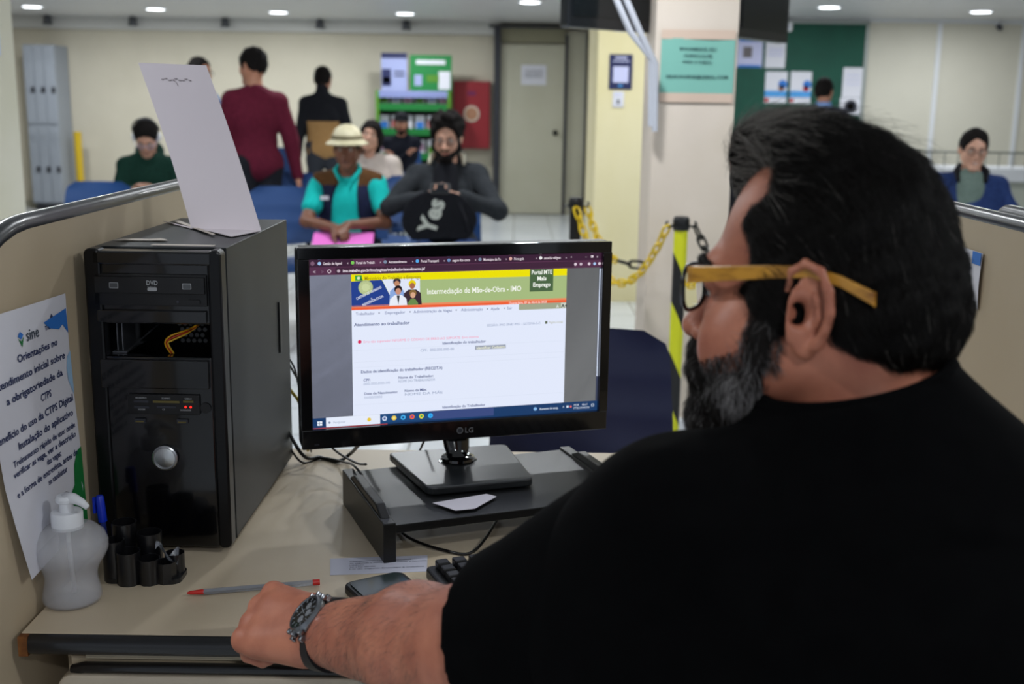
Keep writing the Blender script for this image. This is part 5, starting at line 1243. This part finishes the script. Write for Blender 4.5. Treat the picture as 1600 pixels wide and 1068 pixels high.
# torso under the shirt
F.cap(NB-u*.09, NB-u*.22-fb*.03, .08, .12, .05, flat=(fb, 1.2)); F.cap(NB-u*.22-fb*.03, (.34, .64, .74), .15, .15, .05)
for a in (shL, shR): F.cap(NB-u*.085, a, .042, .048, .05)
F.cap(HC-fh*.030*HS-u*.05, NB-u*.05, .060, .063, .035)
head_prims(F, H, HS, ears=False, sk=(-.006, .087))
P = lambda x, y, z: H @ Vector((x, y, z))
P_ = P
P = lambda x, y, z: H @ Vector((x, -.018+(y+.006)*1.03, -.002+z*1.03))
for q in (-1, 1):                                    # ears
    F.ell(H @ TR((q*.083, -.018, -.001)) @ RZ(-q*.5) @ RX(.12), (.0042, .019, .034), .004)
    rim = [(.080, .012, .018), (.084, .008, .032), (.089, -.004, .0385), (.094, -.017, .034), (.0975, -.025, .020), (.097, -.026, .004), (.093, -.021, -.010), (.088, -.014, -.021), (.083, -.004, -.029), (.079, .004, -.027), (.077, .007, -.018)]
    for a, b in zip(rim, rim[1:]): F.cap(P(q*a[0], a[1], a[2]), P(q*b[0], b[1], b[2]), .0032 if a[2] > -.02 else .0048, .0032 if b[2] > -.02 else .0048, .0028)
    anti = [(.086, -.010, .024), (.090, -.014, .012), (.089, -.015, -.002), (.084, -.008, -.013)]
    for a, b in zip(anti, anti[1:]): F.cap(P(q*a[0], a[1], a[2]), P(q*b[0], b[1], b[2]), .0026, .0026, .003)
    F.ell(H @ TR((q*.0895, -.014, -.001)), (.0070, .009, .0115), .004, 's'); F.cap(P(q*.093, .003, -.003), P(q*.078, .006, -.003), .0028, .002, .003, op='s')
    F.ell(H @ TR((q*.0905, -.018, .022)), (.005, .010, .007), .003, 's')
    F.ell(H @ TR((q*.083, -.0035, -.002)), (.004, .004, .006), .004)
P = P_
# upper lids and temples
for q in (-1, 1):
    F.cap(P(q*.018, .086, .014), P(q*.044, .082, .013), .0052, .0048, .006); F.cap(P(q*.018, .086, -.004), P(q*.044, .081, -.004), .004, .004, .008)
    F.ell(H @ TR((q*.05, .05, -.045)), (.02, .035, .03), .03)
# left arm
AX = (W-EL).normalized()
F.cap(shL, EL, .056, .050, .03); F.cap(EL, EL.lerp(W, .35), .052, .054, .03); F.cap(EL.lerp(W, .35), W, .054, .0300, .02); F.cap(EL.lerp(W, .75), W+AX*.01, .037, .0300, .02, flat=(u, 1.18))
HD = (Vector((-.84, .53, -.08))).normalized(); HT = Vector((.40, .72, .50)); HN = Vector((.22, .42, -.85))
hand(F, W+HD*.008, HD, HN, HT, 1.12, curl=(1.05, 1.25, .7), k=.005, spread=.10, thumb=Vector((-.35, .62, -.42)), fr=.0092)
F.cap(W+HD*.02+HT*.010, W+HD*.080+HT*.012, .026, .0235, .018, flat=(HN, 1.0)); F.cap(W+HD*.02-HT*.02, W+HD*.074-HT*.026, .022, .0185, .018)
for i, o_ in enumerate((.030, .010, -.010, -.029)): F.ell(TR(W+HD*(.107-.004*abs(i-1))+HT*o_*1.12-HN*.006), (.0108, .0108, .0108), .008)
# right arm, beyond the body
ELr, Wr = ik(shR, (.15, 1.28, .80), .29, .27, (.6, -.1, -.6)); F.cap(shR, ELr, .056, .048, .03); F.cap(ELr, Wr, .05, .031, .02)
hand(F, Wr, (Wr-ELr).normalized()+Vector((-.1, .4, .1)), Vector((.0, .0, -1)), Vector((-.9, .2, 0)), 1.05, curl=(.35, .5, .3))
body = F.mesh('body', m_skin, man); 
# hair -------------------------------------------------------------
def hair_mat(name, dark, grey):
    M = bpy.data.materials.new(name); M.use_nodes = True; nt = M.node_tree; b = nt.nodes['Principled BSDF']
    a = nt.nodes.new('ShaderNodeAttribute'); a.attribute_name = 'grey'; mx = nt.nodes.new('ShaderNodeMix'); mx.data_type = 'RGBA'
    mx.inputs[6].default_value = lin(dark); mx.inputs[7].default_value = lin(grey); nt.links.new(a.outputs['Fac'], mx.inputs[0]); nt.links.new(mx.outputs[2], b.inputs['Base Color'])
    b.inputs['Roughness'].default_value = .5; b.inputs['Specular IOR Level'].default_value = .22
    return M
m_hs = hair_mat('hair_strand', '0b0705', '8c867f'); m_bs = hair_mat('beard_strand', '140e0b', '9a9696')
m_hb = mat('hair_base', '0a0705', .8, c2='110c09', ns=90, bump=.5, bs=220, stretch=(1, .3, .6), spec=.15); m_bb = mat('beard_base', '150f0d', .8, c2='221b18', ns=140, bump=.6, bs=260)
lo = [c-.2 for c in HC]; hi = [c+.2 for c in HC]
F = Field(lo, hi, .0028); g = .007
F.ell(H @ TR((0, -.004, .046)), (.077+g, .088+g, .086+g), .01); F.ell(H @ TR((0, -.04, -.005)), (.066+g, .068+g, .066), .03)
F.cap(P(-.030, .046, .120), P(.04, .050, .112), .024, .022, .03); F.cap(P(-.045, .01, .118), P(.045, .01, .118), .020, .020, .03)
for q in (-1, 1): F.ell(H @ TR((q*.071, .018, .008)), (.0075, .014, .03), .012)
F.ell(H @ TR((0, .135, .005)), (.10, .085, .095), .006, 's')              # the face
F.ell(H @ TR((0, .112, .055)), (.062, .052, .046), .008, 's')
for q in (-1, 1): F.ell(H @ TR((q*.060, .062, .104)), (.038, .046, .032), .008, 's'); F.ell(H @ TR((q*.075, .10, .040)), (.05, .066, .05), .008, 's'); F.ell(H @ TR((q*.064, .094, .080)), (.052, .052, .030), .008, 's')
for q in (-1, 1): F.ell(H @ TR((q*.096, -.020, -.0)), (.030, .024, .036), .006, 's'); F.ell(H @ TR((q*.085, -.026, -.075)), (.045, .055, .052), .012, 's'); F.ell(H @ TR((q*.078, .045, -.032)), (.03, .022, .028), .006, 's')
F.cut(P(0, -.08, -.060), H.to_3x3() @ Vector((0, .22, -1)))
F.wrinkle(.0010, 170, 6)
hair = F.mesh('hair', m_hb, man)
F = Field(lo, hi, .0028)
for q in (-1, 1):
    F.cap(P(q*.070, .016, .010), P(q*.066, .026, -.040), .008, .010, .01); F.cap(P(q*.066, .026, -.040), P(q*.057, .048, -.078), .010, .017, .01); F.cap(P(q*.056, .048, -.078), P(q*.018, .078, -.108), .020, .023, .015)
    F.cap(P(q*.008, .108, -.046), P(q*.038, .090, -.064), .0095, .0105, .008); F.cap(P(q*.030, .094, -.066), P(q*.022, .088, -.10), .009, .018, .01)
    F.cap(P(q*.052, .050, -.080), P(q*.03, .080, -.088), .014, .016, .012)
F.ell(H @ TR((0, .084, -.108)), (.034, .028, .034), .02)
F.ell(H @ TR((0, .108, -.066)), (.020, .014, .0055), .004, 's')
F.wrinkle(.0013, 190, 4); beard = F.mesh('beard', m_bb, man)
def strands(name, src, N, length, flow, lift, grey, matl, keep=None, npt=6, r0=.00016, parent=None, jit=.25, seed=1, clump=.0):
    me = src.data; rg = np.random.default_rng(seed)
    me.calc_loop_triangles(); co = np.empty(len(me.vertices)*3, np.float32); me.vertices.foreach_get('co', co); co = co.reshape(-1, 3)
    tr = np.empty(len(me.loop_triangles)*3, np.int32); me.loop_triangles.foreach_get('vertices', tr); tr = tr.reshape(-1, 3)
    T_ = co[tr]; nr = np.cross(T_[:, 1]-T_[:, 0], T_[:, 2]-T_[:, 0]); ar = np.linalg.norm(nr, axis=1); nr /= ar[:, None]+1e-12
    Hi = np.array(H.inverted()); cen = T_.mean(1); loc = cen @ Hi[:3, :3].T+Hi[:3, 3]
    w_ = ar.copy()
    if keep is not None: w_ *= keep(loc, nr @ Hi[:3, :3].T*HS)
    w_ /= w_.sum(); idx = rg.choice(len(T_), N, p=w_); b = rg.random((N, 2)); fl = b.sum(1) > 1; b[fl] = 1-b[fl]
    p = T_[idx, 0]+b[:, :1]*(T_[idx, 1]-T_[idx, 0])+b[:, 1:]*(T_[idx, 2]-T_[idx, 0])
    bv = BVHTree.FromPolygons(co.tolist(), tr.tolist()); R3 = np.array(H.to_3x3())/HS
    root = p @ Hi[:3, :3].T+Hi[:3, 3]; gr = grey(root, rg)
    L_ = (length(root) if callable(length) else np.full(N, length))*(.6+.7*rg.random(N)); out = [p.copy()]; cur = p.copy(); n = nr[idx]; J = rg.normal(size=(N, 3))*jit
    LF = (lift(root) if callable(lift) else np.full(N, lift))*(.4+1.1*rg.random(N))
    for k in range(1, npt):
        l_ = cur @ Hi[:3, :3].T+Hi[:3, 3]; v = (flow(l_)+J) @ R3.T
        v -= n*(v*n).sum(1, keepdims=True); v /= np.linalg.norm(v, axis=1, keepdims=True)+1e-9
        nx = cur+v*(L_/(npt-1))[:, None]
        for i in range(N):
            h_ = bv.find_nearest(Vector(nx[i]))
            if h_[0] is not None:
                n[i] = h_[1]; s_ = (Vector(nx[i])-h_[0]).dot(h_[1]); t_ = LF[i]*(k/(npt-1))**1.1
                nx[i] = np.array(h_[0])+np.array(h_[1])*max(t_, min(s_, t_*1.3))
        cur = nx; out.append(cur.copy())
    pts = np.stack(out, 1).reshape(-1, 3).astype(np.float32)
    hc = bpy.data.hair_curves.new(name); hc.add_curves([npt]*N); hc.points.foreach_set('position', pts.ravel())
    ra = hc.attributes.get('radius') or hc.attributes.new('radius', 'FLOAT', 'POINT')
    ra.data.foreach_set('value', np.tile(np.linspace(1, .35, npt), N).astype(np.float32)*r0)
    ga = hc.attributes.new('grey', 'FLOAT', 'CURVE'); ga.data.foreach_set('value', gr.astype(np.float32))
    hc.materials.append(matl); o = bpy.data.objects.new(name, hc); COL.objects.link(o); attach(o, parent or src, True)
    return o
cl = np.clip
def hflow(l):
    x, y, z = l.T; side = cl(abs(x)/.07, 0, 1)*cl((.11-z)/.06, 0, 1); back = cl(-y/.09, 0, 1)
    return np.stack([x*4+.12, -1+.5*back, -.1-.8*side-1.1*back+.25*cl((y-.05)/.03, 0, 1)], 1)
def hgrey(l, rg):
    x, y, z = l.T; p_ = .008+.85*cl((y-.012)/.035, 0, 1)*cl((z-.075)/.03, 0, 1)+.05*cl((-.02-z)/.03, 0, 1); return (rg.random(len(x)) < p_)*(.4+.6*rg.random(len(x)))
def outside(l, n): return (n[:, 2] > -.75) | (l[:, 2] > .0)
strands('hair_strands', hair, 30000, lambda l: np.where(l[:, 2] > .07, .034, .020), hflow, lambda l: .0025+.006*cl((l[:, 1])/.08, 0, 1)*cl((l[:, 2]-.08)/.05, 0, 1)+.0015*cl((l[:, 2]-.05)/.05, 0, 1), hgrey, m_hs, r0=.00017, seed=3)
strands('stray_hairs', hair, 500, .05, lambda l: hflow(l)+np.stack([np.zeros(len(l)), np.zeros(len(l)), .5*np.ones(len(l))], 1), .014, hgrey, m_hs, keep=lambda l, n: ((l[:, 2] > .10)).astype(float), r0=.00012, jit=.5, seed=8)
def bflow(l):
    x, y, z = l.T; mo_ = cl((z+.068)/.01, 0, 1)*cl((y-.08)/.01, 0, 1); return np.stack([np.sign(x)*.7*mo_, .12-.1*mo_, -1+.2*mo_], 1)
def bgrey(l, rg):
    x, y, z = l.T; p_ = .08+.85*np.exp(-((y-.040)/.018)**2-((z+.072)/.024)**2)+.35*cl((-.10-z)/.02, 0, 1)*cl((y-.03)/.02, 0, 1); return (rg.random(len(x)) < p_)*(.45+.55*rg.random(len(x)))
strands('beard_strands', beard, 14000, .013, bflow, .0032, bgrey, m_bs, r0=.00017, jit=.35, seed=5)
# stubbled edge of the beard and short hair at the temple, grown from the skin itself
def edge_keep(l, n):
    x, y, z = l.T; out_ = (n[:, 0]*np.sign(x) > .2)
    a = (abs(x) > .045) & (y > -.004) & (y < .055) & (z < .03) & (z > -.075) & (y < .036-.25*z)
    bk_ = (y < -.02) & (z < -.03) & (z > -.085) & (abs(x) < .07) & (n[:, 1] < .3)
    ck = (y > .03) & (y < .1) & (z < -.032-.35*(y-.03)+.006) & (z > -.07) & (abs(x) > .02)
    return ((a & out_ & (y > .008) & (z > -.05)) | (ck & (z < -.036-.35*(y-.03)+.006)))*1.0
strands('stubble', body, 9000, .008, lambda l: np.stack([np.zeros(len(l)), -.3*np.ones(len(l)), -np.ones(len(l))], 1), .0016, lambda l, rg: (rg.random(len(l)) < .2)*.8, m_bs, keep=edge_keep, npt=4, r0=.00013, parent=man, jit=.5, seed=9)
# hairs of the forearm
arm0, arm1 = np.array(EL), np.array(W)
def arm_keep(l, n):
    Hm = np.array(H); wp_ = l @ Hm[:3, :3].T+Hm[:3, 3]; t = (wp_-arm0) @ (arm1-arm0)/((arm1-arm0) @ (arm1-arm0)); d = np.linalg.norm(wp_-arm0-t[:, None]*(arm1-arm0), axis=1)
    return ((t > .02) & (t < .97) & (d < .075))*1.0
fd = np.array(H.to_3x3().inverted() @ Vector((-.3, .5, -.9))); fd /= np.linalg.norm(fd)
strands('forearm_hairs', body, 2600, .012, lambda l: np.tile(fd, (len(l), 1)), .0022, lambda l, rg: .25*np.ones(len(l)), m_bs, keep=arm_keep, npt=4, r0=.00007, parent=man, jit=.35, seed=11)
# eyes and brows
ey = MB(); ir = MB()
for q in (-1, 1): ey.sphere((q*.031, .0765, .006), .0122, M=H, u=20, v=12); ir.sphere((q*.0325, .0850, .0045), .0055, M=H, u=14, v=8)
e_ = ey.build('eyes', mat('eye_white', 'b8b0a8', .2), man, smooth=True, world=True); ir.build('irises', mat('iris', '1c120c', .15), e_, smooth=True, world=True)
MB().sphere((0, .0905, -.0665), (.020, .0075, .006), M=H).build('lips', mat('lip_rose', '8e4e44', .4), man, smooth=True, world=True)
for q in (-1, 1):
    eb = MB().tube([P(q*.012, .0935, .026), P(q*.026, .0955, .032), P(q*.040, .090, .033), P(q*.052, .077, .027)], [.003, .0045, .004, .0018], 10).build('eyebrow', m_hb, man, smooth=True, world=True)
    strands('eyebrow_hairs', eb, 350, .009, lambda l: np.stack([np.sign(l[:, 0])*1.0, -.3+0*l[:, 0], .1+0*l[:, 0]], 1), .0018, lambda l, rg: .1*np.ones(len(l)), m_bs, npt=4, r0=.00016, parent=eb, seed=2)

# shirt ------------------------------------------------------------
F = Field((-.08, .36, .50), (.72, 1.20, 1.26), .0055); NC = NB+Vector((-.026, .004, 0))
bk_c = NB-fb*.02
F.cap(NB-u*.05, NC+u*.028, .104, .0740, .02); F.cap(NB-u*.085, NB-u*.22-fb*.035, .095, .150, .06, flat=(fb, 1.15)); F.cap(NB-u*.20-fb*.04+lb*.06, NB-u*.20-fb*.04-lb*.08, .125, None, .06, flat=(fb, 1.08))
F.cap(NB-u*.20-fb*.035, (.32, .66, .56), .185, .205, .07); F.cap((.24, .80, .80), (.26, .80, .62), .17, .17, .07)
for a in (shL, shR): F.cap(NB-u*.075, a, .058, .070, .04); F.cap(a, a-u*.04-fb*.02, .070, .07, .04)
F.cap(shR, shR.lerp(ELr, .8), .074, .075, .03)
F.cap(shL+u*.0, shL.lerp(EL, .35)-u*.03, .074, .075, .04); F.cap(shL-u*.12, (.12, .74, .60), .10, .13, .06)
F.wrinkle(.0035, 22, 11)
F.cap(NC-u*.03, NC+u*.14, .0655, .066, .003, op='s'); F.cut(NC+u*.023, Vector((0, 0, 1))+lb*.24+fb*.16); F.ell(TR(NB+fb*.06+u*.03), (.065, .065, .050), .015, 's')
shirt = F.mesh('t_shirt', m_tee, man)
F = Field((-.2, .62, .72), (.22, 1.06, 1.20), .005); AD = (EL-shL).normalized()
hem = at(712, 985, .915)
F.cap(shL+u*.002, EL+AD*.06, .0735, .078, .02); F.cap(shL-u*.03, EL-u*.055, .072, .085, .03)
F.wrinkle(.003, 30, 21)
for k in range(3): F.cap(shL.lerp(EL, .15+.2*k)+u*.062-fb*.05, shL.lerp(EL, .30+.2*k)+u*.045+fb*.05, .010, .004, .02)
F.cap(EL-AD*.04, EL+AD*.14, .062, .075, .01, op='s')
CN = (AD*.75+AX*.55).normalized(); F.cut(EL-AD*.042+AX*.0, CN)
sleeve = F.mesh('sleeve', m_tee, shirt)
ring = [NC+lb*.0695*math.cos(a)-fb*.0695*math.sin(a)+u*(.020+.008*math.sin(a)-.0165*math.cos(a)) for a in [2*PI*i/48 for i in range(48)]]
rb_ = MB(); 
for dz, rr in ((0, .0062), (-.007, .0070), (.005, .0045)): rb_.tube([p+u*dz+(p-NB).normalized()*(-dz*.35) for p in ring], rr, 10, closed=True)
rb_.build('neckband', m_tee, shirt, smooth='all', world=True)
# trousers, shoes and chair, below the frame
hipc = Vector((.34, .62, .56)); F = Field((-.05, .4, .03), (.75, 1.4, .72), .012)
F.cap(hipc+lb*.09, hipc-lb*.09, .125, None, .04)
for q, kn in ((1, Vector((.17, 1.02, .52))), (-1, Vector((.46, 1.10, .52)))): F.cap(hipc+lb*.09*q, kn, .095, .072, .03); F.cap(kn, (kn.x, kn.y+.04, .09), .072, .055, .02)
F.mesh('trousers', jean, man)
for kn in (Vector((.17, 1.06, 0)), Vector((.46, 1.14, 0))):
    F = Field((kn.x-.1, kn.y-.15, -.01), (kn.x+.1, kn.y+.28, .2), .008); F.cap(kn+u*.05-Vector((0, .05, 0)), kn+u*.045+Vector((0, .14, 0)), .046, .038, .02); F.cap(kn+u*.05, kn+u*.12, .048, .045, .02); F.cut((0, 0, .004), (0, 0, -1)); F.mesh('shoe', m_black, man)
oc = thing('office_chair', 'swivel chair under the bearded desk worker', 'chair', (.345, .60, 0))
MB().rbox((0, .03, .40), (.46, .46, .06), .1).build('seat', cloth('seat_cloth', '1c1e24'), oc, bevel=.02)
MB().cyl((0, 0, .09), (0, 0, .37), .028).build('column', m_chm, oc, smooth=True)
for k in range(5):
    a = 2*PI*k/5; lg_ = MB().cyl((0, 0, .10), (.29*math.cos(a), .29*math.sin(a), .07), .02, .014).build('leg', m_chm, oc, smooth=True)
    MB().cyl((.29*math.cos(a)-.02*math.sin(a), .29*math.sin(a)+.02*math.cos(a), .027), (.29*math.cos(a)+.02*math.sin(a), .29*math.sin(a)-.02*math.cos(a), .027), .026).build('caster', m_black, lg_, smooth=True)

# glasses ----------------------------------------------------------
gl = thing('eyeglasses', 'glasses with black rims and yellow wooden temples on the desk worker', 'glasses', P(0, .1, .01))
P = lambda x, y, z: H @ Vector((x, y-.006, z+.004))
m_rimb = mat('rim_black', '0c0b0b', .18, coat=.5)
fr = MB()
for q in (-1, 1):
    pts = []
    for i in range(28):
        a = 2*PI*i/28; ca, sa = math.cos(a), math.sin(a); r_ = 1/((abs(ca)**3+abs(sa)**3)**(1/3)); pts.append(P(q*.0345+.0255*ca*r_,   .109-.004*((abs(q*.0345+.0255*ca*r_)-.01)/.05)**2, .0045+.0195*sa*r_*(1 if sa > 0 else .98)))
    fr.tube(pts, .0019, 8, closed=True)
    o_ = MB().add(pts, [tuple(range(28))]).build('lens', mat('lens_clear', 'ffffff', .01, trans=1, ior=1.03), gl, world=True)
fr.tube([P(-.010, .109, .010), P(0, .111, .012), P(.010, .109, .010)], .0018, 8)
fr.build('rims', m_rimb, gl, smooth='all', world=True)
m_tem = mat('temple_wood', 'c58c30', .35, c2='74430f', ns=60, stretch=(1, .25, 2.2), coat=.3, ramp=(.42, .75))
for q in (-1, 1):
    cen = [(.0600, .0995, .0170), (.0680, .0965, .0185), (.0725, .090, .0195), (.0790, .055, .0225), (.0835, .020, .0255), (.0850, -.012, .0270), (.0835, -.036, .0205), (.0790, -.060, .0080)]
    hts = [.0062, .0068, .0068, .0060, .0052, .0042, .0042, .0050]
    mb = MB(); vs = []
    for (a, b, c), h_ in zip(cen, hts): vs += [P(q*(a-.0016), b, c-h_), P(q*(a+.0016), b, c-h_), P(q*(a+.0016), b, c+h_), P(q*(a-.0016), b, c+h_)]
    fs = [(i*4+k, i*4+(k+1) % 4, i*4+4+(k+1) % 4, i*4+4+k) for i in range(len(cen)-1) for k in range(4)]+[(0, 1, 2, 3), tuple(len(vs)-1-k for k in range(4))]
    mb.add(vs, fs).build('temple', m_tem, gl, bevel=.0008, world=True)

# watch and ring ---------------------------------------------------
wc_ = W-AX*.010; DN = (u*.75+Vector((.05, -.75, 0))); DN = (DN-AX*DN.dot(AX)).normalized(); BB = AX.cross(DN)
WM = Matrix(((BB.x, AX.x, DN.x, wc_.x), (BB.y, AX.y, DN.y, wc_.y), (BB.z, AX.z, DN.z, wc_.z), (0, 0, 0, 1)))
wt = thing('wristwatch', 'chunky silver and black wristwatch on the left wrist', 'watch', wc_)
sp = MB(); n = 40; vs = []; RA, RB_ = .0375, .0325
for i in range(n):
    a = 2*PI*i/n; c_, s_ = math.cos(a), math.sin(a); wd_ = .0115 if s_ < .5 else .012
    for dr, dy in ((0, -wd_), (.003, -wd_), (.003, wd_), (0, wd_)): vs.append(WM @ Vector(((RA+dr)*c_, dy, (RB_+dr)*s_)))
sp.add(vs, [(i*4+k, ((i+1) % n)*4+k, ((i+1) % n)*4+(k+1) % 4, i*4+(k+1) % 4) for i in range(n) for k in range(4)]).build('strap', mat('strap_rubber', '141519', .5), wt, smooth=True, world=True)
z0 = RB_-.001
cs_ = MB().lathe([(0, z0), (.0215, z0), (.0235, z0+.003), (.0235, z0+.007), (.0205, z0+.0105), (.0190, z0+.0105), (.0185, z0+.009), (0, z0+.009)], seg=48, M=WM).build('watch_case', mat('watch_steel', '8d9095', .28, metal=1), wt, smooth=True, world=True)
MB().lathe([(0, z0+.0092), (.0186, z0+.0092), (.0186, z0+.0096), (0, z0+.0096)], seg=40, M=WM).build('dial', mat('dial_dark', '101216', .15, coat=.8), wt, world=True)
hd_ = MB()
for k in range(12): a = 2*PI*k/12; hd_.box((0, .0155, z0+.0099), (.0012, .0035, .0004), M=WM @ RZ(a))
for dx, dy in ((-.008, -.002), (.008, -.002), (0, -.009)): hd_.lathe([(.0035, z0+.0098), (.0043, z0+.0098), (.0043, z0+.0101), (.0035, z0+.0101)], c=(dx, dy, 0), seg=16, M=WM)
hd_.box((.003, .003, z0+.0104), (.0012, .011, .0003), M=WM @ RZ(.9)); hd_.box((0, .004, z0+.0104), (.0010, .014, .0003), M=WM @ RZ(-.5))
hd_.build('markers', mat('marker_silver', 'a4a8ae', .3, metal=.6), cs_, world=True)
for dy, sz in ((-.012, .0035), (0, .0042), (.012, .0035)):
    for s in (-1, 1): MB().lathe([(0, 0), (sz*.8, 0), (sz, .001), (sz, .005), (0, .006)], seg=14, M=WM @ TR((s*.0, 0, 0)) @ TR((s*.0215*math.cos(dy*40), dy, z0+.0055)) @ RY(s*PI/2)).build('pusher', MATS['watch_steel'], cs_, smooth=True, world=True)
for s in (-1, 1):
    for t in (-.009, .009): MB().box((s*.0245, t, z0-.0005), (.008, .006, .006), M=WM).build('lug', MATS['watch_steel'], cs_, bevel=.001, world=True)
# gold ring on the ring finger: around the first phalanx
b_ = W+HD*.008+HD*(.088-.004)*1.12+HT.normalized()*-.010*1.12
a_ = 1.05*1.12; Nn = (HN-HD*HN.dot(HD)).normalized(); dd = (HD*math.cos(a_)+Nn*math.sin(a_)).normalized(); cc = b_+dd*.008
xx = HT-dd*HT.dot(dd); xx.normalize(); yy = dd.cross(xx)
rg_ = MB().tube([cc+xx*.0116*math.cos(a)+yy*.0116*math.sin(a) for a in [2*PI*i/32 for i in range(32)]], .0014, 8, closed=True).build('ring', mat('gold', 'd0a040', .2, metal=1), smooth='all')
tag(rg_, 'gold ring on the left hand resting on the desk', 'ring')
